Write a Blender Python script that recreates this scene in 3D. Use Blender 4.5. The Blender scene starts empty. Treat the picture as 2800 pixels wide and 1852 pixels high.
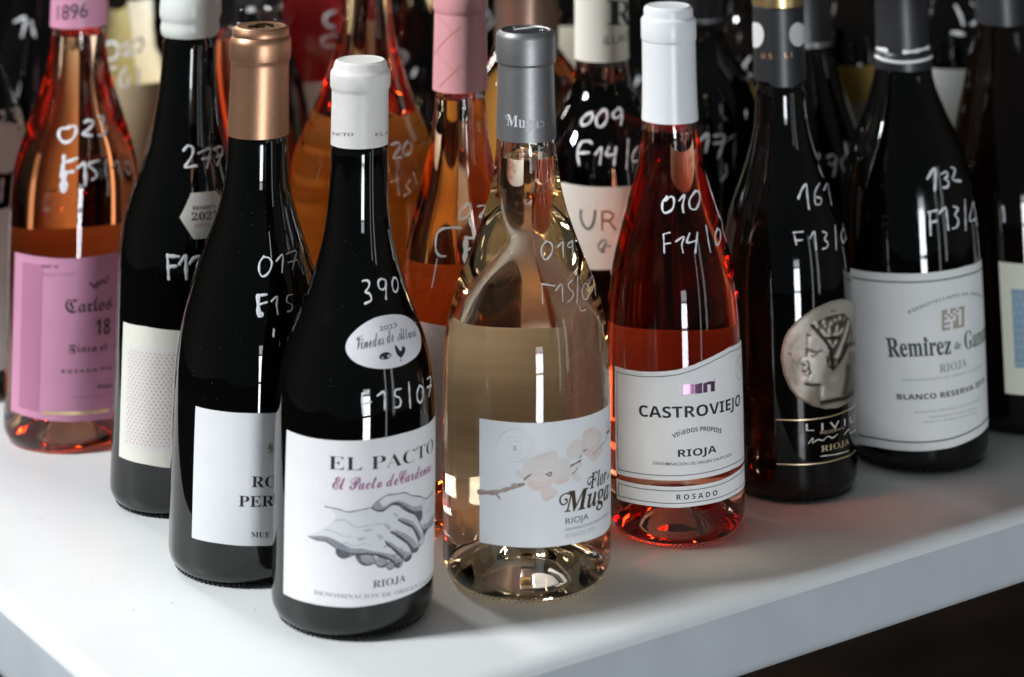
import bpy, bmesh, math, random
import numpy as np
from mathutils import Vector
random.seed(7); np.random.seed(7)
R = math.radians
S = bpy.context.scene
COL = S.collection

# ------------------------------------------------------------------ camera
F_PX, Y_PP, TH, CAM_H = 6543.0, -2924.0, R(15.5), 0.455     # photo pixels (2800 wide), pitch, height over the table
FW = np.array([0, math.cos(TH), math.sin(TH)]); UP = np.array([0, -math.sin(TH), math.cos(TH)]); RT = np.array([1., 0, 0])
cam = bpy.data.cameras.new('camera'); camo = bpy.data.objects.new('camera', cam); COL.objects.link(camo)
camo.location = (0, 0, CAM_H); camo.rotation_euler = (R(90) + TH, 0, 0)
cam.sensor_width = 36; cam.lens = 36 * F_PX / 2800; cam.shift_x = 0; cam.shift_y = (Y_PP - 926) / 2800
cam.clip_start = .05; cam.clip_end = 60
cam.dof.use_dof = True; cam.dof.focus_distance = 1.18; cam.dof.aperture_fstop = 5.6; cam.dof.aperture_blades = 9
S.camera = camo

# ------------------------------------------------------------------ light
W = bpy.data.worlds.new('World'); S.world = W; W.use_nodes = True
_wn = W.node_tree; bg = _wn.nodes['Background']; bg.inputs[1].default_value = 1
_wt = _wn.nodes.new('ShaderNodeTexCoord'); _wx = _wn.nodes.new('ShaderNodeSeparateXYZ'); _wr = _wn.nodes.new('ShaderNodeValToRGB')   # the dim shop, dark at the back; brighter sides added to light the glass edges
_wm = _wn.nodes.new('ShaderNodeMapRange'); _wm.inputs[1].default_value = -1; _wm.inputs[2].default_value = 1
_wn.links.new(_wt.outputs['Generated'], _wx.inputs[0]); _wn.links.new(_wx.outputs['Y'], _wm.inputs[0]); _wn.links.new(_wm.outputs[0], _wr.inputs[0]); _wn.links.new(_wr.outputs[0], bg.inputs[0])
_we = _wr.color_ramp.elements; _we[0].color = (.045, .05, .055, 1); _we[1].color = (.003, .003, .003, 1)
for _p, _c in ((.45, (.085, .082, .078, 1)), (.62, (.055, .05, .044, 1)), (.80, (.012, .011, .010, 1))): _we.new(_p).color = _c
def area(name, loc, target, sx, sy, power, col):
    l = bpy.data.lights.new(name, 'AREA'); l.shape = 'RECTANGLE'; l.size = sx; l.size_y = sy; l.energy = power; l.color = col
    o = bpy.data.objects.new(name, l); COL.objects.link(o); o.location = loc
    o.rotation_euler = (Vector(target) - Vector(loc)).to_track_quat('-Z', 'Y').to_euler()
    return o
area('window_light', (-2.40, .72, 2.10), (0, 1.4, .0), .55, .55, 124, (.95, .98, 1))
area('rear_fill_light', (-1.3, 2.9, 1.30), (0, 1.45, .1), .5, .6, 32, (1, .97, .93))  # added lamp: makes wine and back labels glow from behind
for zc, hh, pw in ((-.56, .50, 19.), (-.05, .44, 17.), (.28, .16, 1.5)):        # the glass door behind the camera, three panes high
    area('door_light', (.82, -1.25, zc), (.05, 1.3, zc*.4+.07), .46, hh, pw, (.90, .95, 1))
area('glint_light', (-.70, 1.15, 2.2), (-.1, 1.6, .1), .06, .06, .3, (1, .95, .88))  # small overhead lamps added for glints on the back rows
area('glint_light', (.55, 1.35, 2.3), (.1, 1.6, .1), .06, .06, .3, (1, .95, .88))  # second lamp added for glints
area('side_door_light', (1.75, -.35, .15), (.1, 1.4, .1), .10, 1.3, 1.1, (.92, .96, 1))
area('side_door_light', (2.05, .05, .25), (.1, 1.4, .1), .16, 1.1, 1.3, (.92, .96, 1))
S.view_settings.view_transform = 'Standard'; S.view_settings.look = 'None'
S.view_settings.exposure = 0; S.view_settings.gamma = 1; S.view_settings.use_curve_mapping = False
S.render.engine = 'CYCLES'
cy = S.cycles
cy.use_denoising = True; cy.max_bounces = 18; cy.transmission_bounces = 16; cy.glossy_bounces = 6; cy.diffuse_bounces = 4
cy.transparent_max_bounces = 12; cy.volume_bounces = 0; cy.caustics_refractive = True; cy.caustics_reflective = True
cy.blur_glossy = .6; cy.sample_clamp_indirect = 80; cy.use_adaptive_sampling = True; cy.adaptive_threshold = .02

# ------------------------------------------------------------------ materials
def mat(name, col=(.8, .8, .8), rough=.5, metal=0., spec=.5, coat=0., bump=None, vary=None, sss=0.):
    m = bpy.data.materials.new(name); m.use_nodes = True; nt = m.node_tree; p = nt.nodes['Principled BSDF']
    p.inputs['Base Color'].default_value = (*col, 1); p.inputs['Roughness'].default_value = rough
    p.inputs['Metallic'].default_value = metal; p.inputs['Specular IOR Level'].default_value = spec
    p.inputs['Coat Weight'].default_value = coat; p.inputs['Coat Roughness'].default_value = .08
    if sss:
        p.inputs['Subsurface Weight'].default_value = sss; p.inputs['Subsurface Radius'].default_value = (.004, .004, .003); p.inputs['Subsurface Scale'].default_value = .5
    tc = nt.nodes.new('ShaderNodeTexCoord')
    if vary:
        sc, amt = vary
        n = nt.nodes.new('ShaderNodeTexNoise'); n.inputs['Scale'].default_value = sc; n.inputs['Detail'].default_value = 6
        nt.links.new(tc.outputs['Object'], n.inputs['Vector'])
        mr = nt.nodes.new('ShaderNodeMapRange'); mr.inputs[1].default_value = .3; mr.inputs[2].default_value = .7
        mr.inputs[3].default_value = 1 - amt; mr.inputs[4].default_value = 1 + amt
        nt.links.new(n.outputs['Fac'], mr.inputs[0])
        mx = nt.nodes.new('ShaderNodeVectorMath'); mx.operation = 'SCALE'; mx.inputs[0].default_value = col
        nt.links.new(mr.outputs[0], mx.inputs['Scale']); nt.links.new(mx.outputs[0], p.inputs['Base Color'])
    if bump:
        sc, st, dist = bump
        n = nt.nodes.new('ShaderNodeTexNoise'); n.inputs['Scale'].default_value = sc; n.inputs['Detail'].default_value = 4
        nt.links.new(tc.outputs['Object'], n.inputs['Vector'])
        b = nt.nodes.new('ShaderNodeBump'); b.inputs['Strength'].default_value = st; b.inputs['Distance'].default_value = dist
        nt.links.new(n.outputs['Fac'], b.inputs['Height']); nt.links.new(b.outputs[0], p.inputs['Normal'])
    return m
_cache = {}
def ink(col, rough=.55, metal=0.):
    k = (col, rough, metal)
    if k not in _cache: _cache[k] = mat('printing_ink', col, rough, metal, spec=.3)
    return _cache[k]
def paper(col, rough=.6):
    k = ('p', col, rough)
    if k not in _cache: _cache[k] = mat('label_paper', col, rough, spec=.3, bump=(1800, .25, .0002), vary=(60, .025))
    return _cache[k]
def thin_paper(col):
    k = ('t', col)
    if k in _cache: return _cache[k]
    m = bpy.data.materials.new('back_paper'); m.use_nodes = True; nt = m.node_tree; p = nt.nodes['Principled BSDF']
    p.inputs['Base Color'].default_value = (*col, 1); p.inputs['Roughness'].default_value = .7; p.inputs['Specular IOR Level'].default_value = .2
    t = nt.nodes.new('ShaderNodeBsdfTranslucent'); t.inputs['Color'].default_value = (*col, 1)
    tc = nt.nodes.new('ShaderNodeTexCoord'); mp = nt.nodes.new('ShaderNodeMapping'); mp.inputs['Scale'].default_value = (25, 25, 260)     # glue streaks
    n = nt.nodes.new('ShaderNodeTexNoise'); n.inputs['Scale'].default_value = 1; n.inputs['Detail'].default_value = 4
    nt.links.new(tc.outputs['Object'], mp.inputs[0]); nt.links.new(mp.outputs[0], n.inputs['Vector'])
    mr = nt.nodes.new('ShaderNodeMapRange'); mr.inputs[1].default_value = .3; mr.inputs[2].default_value = .7; mr.inputs[3].default_value = .86; mr.inputs[4].default_value = 1.05
    sv = nt.nodes.new('ShaderNodeVectorMath'); sv.operation = 'SCALE'; sv.inputs[0].default_value = col
    nt.links.new(n.outputs['Fac'], mr.inputs[0]); nt.links.new(mr.outputs[0], sv.inputs['Scale']); nt.links.new(sv.outputs[0], p.inputs['Base Color']); nt.links.new(sv.outputs[0], t.inputs['Color'])
    mx = nt.nodes.new('ShaderNodeMixShader'); mx.inputs[0].default_value = .62
    nt.links.new(p.outputs[0], mx.inputs[1]); nt.links.new(t.outputs[0], mx.inputs[2]); nt.links.new(mx.outputs[0], nt.nodes['Material Output'].inputs['Surface'])
    _cache[k] = m; return m
def glass_mat(name='clear_glass', col=(1, 1, 1)):
    if name in _cache: return _cache[name]
    m = bpy.data.materials.new(name); m.use_nodes = True; nt = m.node_tree
    nt.nodes.remove(nt.nodes['Principled BSDF'])
    g = nt.nodes.new('ShaderNodeBsdfGlass'); g.inputs['IOR'].default_value = 1.48; g.inputs['Roughness'].default_value = 0; g.inputs['Color'].default_value = (*col, 1)
    tc = nt.nodes.new('ShaderNodeTexCoord'); n = nt.nodes.new('ShaderNodeTexNoise'); n.inputs['Scale'].default_value = 48; n.inputs['Detail'].default_value = 1
    mp = nt.nodes.new('ShaderNodeMapping'); mp.inputs['Scale'].default_value = (.5, .5, 1.6)
    nt.links.new(tc.outputs['Object'], mp.inputs[0]); nt.links.new(mp.outputs[0], n.inputs['Vector'])
    b = nt.nodes.new('ShaderNodeBump'); b.inputs['Strength'].default_value = .025; b.inputs['Distance'].default_value = .0005
    nt.links.new(n.outputs['Fac'], b.inputs['Height']); nt.links.new(b.outputs[0], g.inputs['Normal'])
    nt.links.new(g.outputs[0], nt.nodes['Material Output'].inputs['Surface'])
    _cache[name] = m; return m
def wine_mat(name, T, length=.07):
    """absorbing liquid: T is the colour left after `length` metres"""
    sig = [-math.log(max(t, .002)) / length for t in T]; mx = max(sig)
    m = bpy.data.materials.new(name); m.use_nodes = True; nt = m.node_tree
    nt.nodes.remove(nt.nodes['Principled BSDF'])
    v = nt.nodes.new('ShaderNodeVolumeAbsorption'); v.inputs['Density'].default_value = mx
    v.inputs['Color'].default_value = (*[1 - s / mx for s in sig], 1)
    nt.links.new(v.outputs[0], nt.nodes['Material Output'].inputs['Volume'])
    return m
def dark_glass(name, col):
    m = mat(name, col, .03, spec=.62, bump=(38, .06, .0015)); nt = m.node_tree; p = nt.nodes['Principled BSDF']
    tc = nt.nodes.new('ShaderNodeTexCoord'); n = nt.nodes.new('ShaderNodeTexNoise'); n.inputs['Scale'].default_value = 26; n.inputs['Detail'].default_value = 7; n.inputs['Roughness'].default_value = .65
    nt.links.new(tc.outputs['Object'], n.inputs['Vector'])
    mr = nt.nodes.new('ShaderNodeMapRange'); mr.inputs[1].default_value = .48; mr.inputs[2].default_value = .75; mr.inputs[3].default_value = .015; mr.inputs[4].default_value = .20
    nt.links.new(n.outputs['Fac'], mr.inputs[0]); nt.links.new(mr.outputs[0], p.inputs['Roughness'])
    return m
M_DARK = dark_glass('dark_glass', (.0012, .0014, .0013)); M_BROWN = dark_glass('dark_amber_glass', (.003, .0014, .0008))
M_CORK = mat('cork_material', (.42, .28, .16), .8, vary=(400, .3))
M_PEN = mat('white_marker', (.80, .81, .84), .5, spec=.3)
M_WHITECAP = mat('white_foil', (.74, .72, .69), .42, bump=(110, .35, .0016))

# ------------------------------------------------------------------ geometry helpers
def new_obj(name, me, material=None, parent=None):
    o = bpy.data.objects.new(name, me); COL.objects.link(o)
    if material: me.materials.append(material)
    if parent: o.parent = parent
    return o
def pchip(x, y):
    x = np.array(x, float); y = np.array(y, float); h = np.diff(x); d = np.diff(y) / h; m = np.zeros(len(x))
    for i in range(1, len(x) - 1):
        if d[i-1] * d[i] > 0:
            w1 = 2*h[i] + h[i-1]; w2 = h[i] + 2*h[i-1]; m[i] = (w1 + w2) / (w1 / d[i-1] + w2 / d[i])
    m[0] = d[0]; m[-1] = d[-1]
    def f(q):
        q = np.clip(np.asarray(q, float), x[0], x[-1]); i = np.clip(np.searchsorted(x, q) - 1, 0, len(h) - 1)
        t = (q - x[i]) / h[i]
        return ((1+2*t)*(1-t)**2)*y[i] + t*(1-t)**2*h[i]*m[i] + t*t*(3-2*t)*y[i+1] + t*t*(t-1)*h[i]*m[i+1]
    return f
def smooth_profile(zs, rs, sig=.005):
    f = pchip(zs, rs); h = .0005; z = np.arange(zs[0], zs[-1]+h, h); r = f(z); k = int(4*sig/h); g = np.exp(-.5*(np.arange(-k, k+1)*h/sig)**2); g /= g.sum()
    p = np.concatenate([2*r[0]-r[k:0:-1], r, 2*r[-1]-r[-2:-k-2:-1]])
    return pchip(z[::6], np.convolve(p, g, 'valid')[::6])
def lathe_into(bm, prof, n=96, flip=False):
    rings = []
    for r, z in prof:
        if r < 1e-6: rings.append([bm.verts.new((0, 0, z))])
        else: rings.append([bm.verts.new((r*math.sin(2*math.pi*k/n), -r*math.cos(2*math.pi*k/n), z)) for k in range(n)])
    for a, b in zip(rings, rings[1:]):
        for k in range(n):
            k2 = (k+1) % n
            if len(a) == 1 and len(b) == 1: continue
            if len(a) == 1: f = [a[0], b[k2], b[k]]
            elif len(b) == 1: f = [a[k], a[k2], b[0]]
            else: f = [a[k], a[k2], b[k2], b[k]]
            if flip: f = f[::-1]
            bm.faces.new(f)
def finish(bm, name, smooth=True, angle=40):
    me = bpy.data.meshes.new(name); bm.to_mesh(me); bm.free()
    if smooth:
        me.polygons.foreach_set('use_smooth', [True]*len(me.polygons)); me.set_sharp_from_angle(angle=R(angle))
    return me
def lathe(name, prof, material, parent=None, n=96, angle=40):
    bm = bmesh.new(); lathe_into(bm, prof, n); return new_obj(name, finish(bm, name, True, angle), material, parent)

def ray(px, py):
    d = RT*((px-1400)/F_PX) - UP*((py-Y_PP)/F_PX) + FW
    return np.array([0, 0, CAM_H]), d / np.linalg.norm(d)
def ground(px, py):
    o, d = ray(px, py); t = -o[2]/d[2]; p = o + d*t; return p[0], p[1]

ALL = []
class Bottle:
    def __init__(s, base, prof, label, cap_y, group='wine bottles standing on the white table', name='wine_bottle', heel=.0075, top_y=None):
        """base: pixel of the foot's centre; prof: (photo y, half width) down the glass silhouette; cap_y: y where the capsule ends"""
        s.X, s.Y = ground(*base); s.group = group
        zs, rs = [], []
        for y, hw in prof:
            z = s.z_at(y); dep = s.depth(z); zs.append(z); rs.append(hw*dep/F_PX)
        o = np.argsort(zs); zs = np.array(zs)[o]; rs = np.array(rs)[o]
        zs = np.concatenate([[0.], zs]); rs = np.concatenate([[rs[0]], rs])
        keep = np.concatenate([[True], np.diff(zs) > 1e-4])
        s._f = smooth_profile(zs[keep], rs[keep]); s.ztop = zs[-1]; s.rb = rs[0]; s.heel = heel
        s.zcap = s.z_at(cap_y)
        s.root = bpy.data.objects.new(name, None); COL.objects.link(s.root); s.root.location = (s.X, s.Y, 0)
        s.root.empty_display_size = .05
        s.root['label'] = label; s.root['category'] = 'wine bottle'; s.root['group'] = group
        s.extra = 0.; ALL.append(s)
    def z_at(s, y):
        k = (y - Y_PP)/F_PX      # -(v.U)/(v.F) = k
        v0 = np.array([s.X, s.Y, -CAM_H]); a = v0 @ UP + k*(v0 @ FW); b = UP[2] + k*FW[2]
        return -a/b
    def depth(s, z): return float(np.array([s.X, s.Y, z-CAM_H]) @ FW)
    def r(s, z):
        z = float(z)
        rr = float(s._f(min(max(z, 0), s.ztop)))
        if z < s.heel:
            rr = rr - s.heel + math.sqrt(max(0, s.heel**2 - (s.heel-z)**2))
        return rr
    def hit(s, px, py):
        o, d = ray(px, py); o = o - np.array([s.X, s.Y, 0])
        c = np.hypot(s.X, s.Y); lo, hi = c-.12, c+.45
        for n in (160, 40, 40):
            t = np.linspace(lo, hi, n); P = o[None] + d[None]*t[:, None]; zz = np.clip(P[:, 2], 0, s.ztop)
            rr = s._f(zz); zl = np.clip(s.heel - zz, 0, s.heel); rr = rr - np.where(zz < s.heel, s.heel - np.sqrt(np.maximum(s.heel**2 - zl**2, 0)), 0)
            g = np.hypot(P[:, 0], P[:, 1]) - rr; ok = (g < 0).any()
            i = int(np.argmax(g < 0)) if ok else int(np.argmin(g))
            lo, hi = t[max(i-1, 0)], t[min(i if ok else i+1, n-1)]
            if hi <= lo: break
        p = P[i]
        return math.atan2(p[0], -p[1]), float(p[2])
    def pt(s, th, z, off=0.):
        e = .0008; sl = (s.r(z+e)-s.r(z-e))/(2*e); n = math.sqrt(1+sl*sl)
        rr = s.r(z) + off/n; zz = z - off*sl/n
        return (rr*math.sin(th), -rr*math.cos(th), zz)
    # ---------- parts
    def zgrid(s, z0, z1, n): return list(np.linspace(z0, z1, n))
    def swap(s):
        (s._f, s.ztop), s._cf = s._cf, (s._f, s.ztop)      # draw on the capsule instead of the glass, and back
    def glass(s, clear=None, wine=None, fill_y=None, punt=.022, dark=None, knurl=True, cork=True):
        zt = s.zcap + .012
        prof = [(0, punt), (s.rb*.25, punt*.93), (s.rb*.5, punt*.6), (s.rb*.68, punt*.2), (s.rb*.76, .0012), (s.rb*.79, 0.0002)]
        zz = [s.heel*(1-math.cos(a)) for a in np.linspace(R(25), R(90), 7)]
        prof += [(s.r(z), z) for z in zz]
        prof += [(s.r(z), z) for z in np.linspace(s.heel+.003, zt, 90)]
        rt = s.r(s.zcap)
        # inside the capsule the finish steps in a little
        prof = [(r if z < s.zcap-.0006 else r-.0012, z) for r, z in prof] + [(0, zt)]
        bm = bmesh.new(); lathe_into(bm, prof, 112)
        if knurl:
            n = 84
            for k in range(n):
                a = 2*math.pi*k/n; r0 = s.r(.0016)
                for (dz, rr) in ((0, 0),):
                    res = bmesh.ops.create_icosphere(bm, subdivisions=1, radius=.0008)
                    bmesh.ops.translate(bm, verts=res['verts'], vec=(r0*math.sin(a)*.995, -r0*math.cos(a)*.995, .0012))
        m = dark
        if clear:
            m = glass_mat()
            zf = s.z_at(fill_y); ri = lambda z: max(s.r(z) - (.0030 if s.r(z) > .02 else .0038), .006)
            zc = s.zcap + .006
            cav = [(0, zf)] + [(ri(z), z) for z in np.linspace(zf, zc, 14)] + [(0, zc)]
            lathe_into(bm, cav, 96, flip=True)
        me = finish(bm, 'glass', True, 60); new_obj('glass', me, m, s.root)
        if clear:
            w = [(0, punt+.005), (s.rb*.3, punt*.95+.005), (s.rb*.6, punt*.5+.006), (s.rb*.8, .009), (ri(.015)-.001, .011)]
            w += [(ri(z), z) for z in np.linspace(.014, zf-.0003, 80)] + [(0, zf-.0003)]
            lathe('wine', w, wine, s.root, 96, 60)
            if cork: lathe('cork', [(0, zc+.0004), (.0088, zc+.0004), (.0088, zt-.0006), (0, zt-.0006)], M_CORK, s.root, 48)
    def capsule(s, pts, material, name='capsule', recess=.0004):
        """pts: (y, half width) from the top down; first one may be the top plane"""
        prof = []
        for y, hw in pts:
            z = s.z_at(y); prof.append((hw*s.depth(z)/F_PX, z))
        r0, z0 = prof[0]
        top = [(0, z0-recess), (r0*.80, z0-recess), (r0*.86, z0-recess*.8), (r0*.90, z0-.0001), (r0*.94, z0), (r0*.985, z0-.0003)]
        out = [(r, min(z, z0-.0006)) for r, z in prof]
        rb, zb = out[-1]
        q = sorted(set((z, r) for r, z in out)); zq, rq = [q[0][0]], [q[0][1]]
        for z, r in q[1:]:
            if z - zq[-1] > 1e-5: zq.append(z); rq.append(r)
        if len(zq) > 1: s._cf = (pchip(zq, rq), zq[-1])
        return lathe(name, (top + out + [(rb-.0004, zb)])[::-1], material, s.root, 112, 28)
    def grid_patch(s, name, edges, material, parent, off=.00012, nz=10, dth=R(2.), thick=True):
        """edges: function th -> (z0, z1) over th range"""
        th0, th1, f = edges; n = max(3, int(abs(th1-th0)/dth)); bm = bmesh.new(); cols = []; cols_in = []
        for i in range(n+1):
            th = th0 + (th1-th0)*i/n; z0, z1 = f(th)
            cols.append([bm.verts.new(s.pt(th, z0+(z1-z0)*j/nz, off)) for j in range(nz+1)])
            cols_in.append([bm.verts.new(s.pt(th, z0+(z1-z0)*j/nz, .00001)) for j in range(nz+1)])
        for C_, fl in ((cols, False), (cols_in, True)):
            for i in range(n):
                for j in range(nz):
                    q = [C_[i][j], C_[i+1][j], C_[i+1][j+1], C_[i][j+1]]
                    bm.faces.new(q[::-1] if fl else q)
        for i in range(n):
            bm.faces.new([cols_in[i][0], cols_in[i+1][0], cols[i+1][0], cols[i][0]])
            bm.faces.new([cols[i][nz], cols[i+1][nz], cols_in[i+1][nz], cols_in[i][nz]])
        for j in range(nz):
            bm.faces.new([cols_in[0][j+1], cols_in[0][j], cols[0][j], cols[0][j+1]])
            bm.faces.new([cols_in[n][j], cols_in[n][j+1], cols[n][j+1], cols[n][j]])
        return new_obj(name, finish(bm, name, True, 35), material, parent)
    def label(s, top, bot, material, span=None, name='front_label', off=.00012):
        """top / bot: photo pixels along the upper / lower edge from the left; span: full angle in degrees from the left edge"""
        T = sorted(s.hit(*p) for p in top); B = sorted(s.hit(*p) for p in bot)
        th0 = (T[0][0] + B[0][0])/2; th1 = th0 + R(span) if span else max(T[-1][0], B[-1][0])
        if len(T) == 2: T = [(T[0][0], (T[0][1]+T[1][1])/2)]*1 + [(T[1][0], (T[0][1]+T[1][1])/2)]
        ft = lambda th: float(np.interp(th, [a for a, _ in T], [b for _, b in T]))
        fb = lambda th: float(np.interp(th, [a for a, _ in B], [b for _, b in B]))
        o = s.grid_patch(name, (th0, th1, lambda th: (fb(th), ft(th))), material, s.root, off)
        o_edges = (th0, th1, fb, ft)
        s.lab = (o, o_edges); return o, o_edges
    def band(s, name, th0, th1, z0, z1, material, parent=None, off=.00012):
        return s.grid_patch(name, (th0, th1, lambda t: (z0, z1)), material, parent or s.root, off, nz=12)
    # ---------- printing: lists of flat polygons / ribbons in (theta, z) gathered per material
    def ribbon(s, bm, pts, w, off, taper=None, raised=0.):
        """pts: list of (theta, z); w metres (number or list)"""
        if len(pts) < 2: return
        P = [np.array(s.pt(t, z, off)) for t, z in pts]
        n = len(P); W_ = w if isinstance(w, (list, tuple)) else [w]*n
        rows = []
        for i, (t, z) in enumerate(pts):
            d = P[min(i+1, n-1)] - P[max(i-1, 0)]; d /= (np.linalg.norm(d)+1e-12)
            nn = np.array(s.pt(t, z, off+.001)) - P[i]; nn /= np.linalg.norm(nn)
            side = np.cross(d, nn); ww = W_[i]/2
            def q(v): return bm.verts.new(tuple(v))
            rows.append([q(P[i]-side*ww), q(P[i]-side*ww*.55+nn*raised*.8), q(P[i]+nn*raised), q(P[i]+side*ww*.55+nn*raised*.8), q(P[i]+side*ww)])
        for a, b in zip(rows, rows[1:]):
            for k in range(4): bm.faces.new([a[k], b[k], b[k+1], a[k+1]])
        for i, rev in ((0, True), (n-1, False)):   # round ends
            t, z = pts[i]; c = P[i]; d = P[i] - P[i-1] if i else P[0]-P[1]
            d /= (np.linalg.norm(d)+1e-12); nn = np.array(s.pt(t, z, off+.001)) - c; nn /= np.linalg.norm(nn); side = np.cross(d, nn)
            ww = W_[i]/2; cv = bm.verts.new(tuple(c+nn*raised)); fan = []
            for k in range(7):
                a = math.pi*k/6 - math.pi/2; fan.append(bm.verts.new(tuple(c + side*ww*math.sin(a) + d*ww*math.cos(a))))
            for k in range(6): bm.faces.new([cv, fan[k], fan[k+1]])
    def smooth_path(s, pts, step=3.):
        """pixel polyline -> Catmull-Rom -> (theta, z)"""
        p = [np.array(q, float) for q in pts]; out = []
        if len(p) == 2:
            n = max(2, int(np.linalg.norm(p[1]-p[0])/step)); out = [p[0]+(p[1]-p[0])*i/n for i in range(n+1)]
        else:
            q = [2*p[0]-p[1]] + p + [2*p[-1]-p[-2]]
            for i in range(1, len(q)-2):
                n = max(2, int(np.linalg.norm(q[i+1]-q[i])/step))
                for k in range(n):
                    t = k/n; a, b, c, d = q[i-1], q[i], q[i+1], q[i+2]
                    out.append(.5*((2*b)+(-a+c)*t+(2*a-5*b+4*c-d)*t*t+(-a+3*b-3*c+d)*t**3))
            out.append(p[-1])
        return [s.hit(*o) for o in out]
    def strokes(s, name, crop, lines, w_px, material, parent=None, off=.00006, raised=.00012, vary=.4):
        """hand-drawn lines traced in a crop (ox, oy, scale)"""
        ox, oy, sc = crop; bm = bmesh.new()
        for ln in lines:
            w = w_px
            if isinstance(ln, tuple): ln, w = ln[0], ln[1]
            pts = s.smooth_path([(ox+x/sc, oy+y/sc) for x, y in ln])
            ws = []
            ph = random.random()*6
            wm = w*(.80 if name == 'handwriting' else 1.3 if name == 'illustration' else 1)*s.depth(pts[0][1])/F_PX
            for i in range(len(pts)): ws.append(wm*(1+vary*math.sin(ph+i*.55)*.6 + vary*.3*random.uniform(-1, 1)))
            s.ribbon(bm, pts, ws, off, raised=raised)
        bmesh.ops.recalc_face_normals(bm, faces=bm.faces[:])
        return new_obj(name, finish(bm, name, True, 80), material, parent or s.root)
    def polys(s, name, crop, plist, material, parent, off=.00018, smooth=True):
        """filled shapes traced in a crop, wrapped on the glass"""
        ox, oy, sc = crop; bm = bmesh.new()
        for pl in plist:
            P = [np.array(q, float) for q in pl]
            if smooth:
                n = len(P); Q = []
                for i in range(n):
                    a, b, c, d = P[i-1], P[i], P[(i+1) % n], P[(i+2) % n]
                    for k in range(4):
                        t = k/4; Q.append(.5*((2*b)+(-a+c)*t+(2*a-5*b+4*c-d)*t*t+(-a+3*b-3*c+d)*t**3))
                P = Q
            tz = [s.hit(ox+x/sc, oy+y/sc) for x, y in P]
            s.fill(bm, [[(t*s.rb, z) for t, z in tz]], off)
        return new_obj(name, finish(bm, name, True, 60), material, parent)
    def fill(s, bm, loops, off, ref=None):
        """loops in (theta*rb, z) metres, triangulated, cut to follow the curve, wrapped"""
        ref = ref or s.rb
        cu = bpy.data.curves.new('tmp', 'CURVE'); cu.dimensions = '2D'; cu.fill_mode = 'BOTH'
        for lp in loops:
            sp = cu.splines.new('POLY'); sp.points.add(len(lp)-1); sp.use_cyclic_u = True
            for p, (u, v) in zip(sp.points, lp): p.co = (u*1000, v*1000, 0, 1)
        s._flat(bm, cu, lambda x, y: (x/1000/ref, y/1000), off, 1000*ref*R(2.5))
    def _flat(s, bm, cu, fmap, off, step):
        ob = bpy.data.objects.new('tmp', cu); COL.objects.link(ob)
        dg = bpy.context.evaluated_depsgraph_get(); me = ob.evaluated_get(dg).to_mesh()
        b2 = bmesh.new(); b2.from_mesh(me); ob.evaluated_get(dg).to_mesh_clear()
        COL.objects.unlink(ob); bpy.data.objects.remove(ob); bpy.data.curves.remove(cu)
        if b2.verts:
            xs = [v.co.x for v in b2.verts]; x0, x1 = min(xs), max(xs); ys = [v.co.y for v in b2.verts]
            k = math.ceil(x0/step)
            while k*step < x1:
                bmesh.ops.bisect_plane(b2, geom=b2.verts[:]+b2.edges[:]+b2.faces[:], plane_co=(k*step, 0, 0), plane_no=(1, 0, 0)); k += 1
            yst = step*2.5; k = math.ceil(min(ys)/yst)
            while k*yst < max(ys):
                bmesh.ops.bisect_plane(b2, geom=b2.verts[:]+b2.edges[:]+b2.faces[:], plane_co=(0, k*yst, 0), plane_no=(0, 1, 0)); k += 1
            mp = {}
            for v in b2.verts:
                t, z = fmap(v.co.x, v.co.y); mp[v] = bm.verts.new(s.pt(t, z, off))
            for f in b2.faces:
                vs = [mp[v] for v in f.verts]
                nf = bm.faces.new(vs)
                nf.normal_update(); c = nf.calc_center_median()
                if nf.normal.x*c.x + nf.normal.y*c.y < 0: nf.normal_flip()
        b2.free()
    def text(s, name, items, material, parent, off=.0002):
        """items: (style, string, crop, left baseline, right baseline, cap height in crop px[, weight[, mid baseline point]])"""
        bm = bmesh.new()
        for it in items:
            style, st, crop, A, B, cap = it[:6]; wt = it[6] if len(it) > 6 else 0.; mid = it[7] if len(it) > 7 else None
            ox, oy, sc = crop
            t1, z1 = s.hit(ox+A[0]/sc, oy+A[1]/sc); t2, z2 = s.hit(ox+B[0]/sc, oy+B[1]/sc)
            dz = s.hit(ox+A[0]/sc, oy+(A[1]-cap)/sc)[1] - z1
            cu = font_curve(style, st, wt); x0, x1 = font_extent(style, st); ch = font_extent(style, 'E', True)[1]
            bow = 0.
            if mid:
                tm, zm = s.hit(ox+mid[0]/sc, oy+mid[1]/sc); fm = (tm-t1)/(t2-t1); bow = (zm - (z1+(z2-z1)*fm))/max(fm*(1-fm), .05)
            def fmap(x, y):
                f = (x-x0)/(x1-x0); zb = z1+(z2-z1)*f + bow*f*(1-f)
                tilt = (z2-z1 + bow*(1-2*f))/((t2-t1)*s.rb) if mid else 0.
                return t1+(t2-t1)*f - tilt*y/ch*dz/s.rb, zb + y/ch*dz
            s._flat(bm, cu, fmap, off, (x1-x0)/max(1, abs(t2-t1)/R(3)))
        return new_obj(name, finish(bm, name, False), material, parent)
STY = {'serif': (0x1D400, 0x1D41A, 0x1D7CE), 'bi': (0x1D468, 0x1D482, None), 'script': (0x1D4D0, 0x1D4EA, None),
       'frak': (0x1D56C, 0x1D586, None), 'sansb': (0x1D5D4, 0x1D5EE, 0x1D7EC)}
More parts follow.
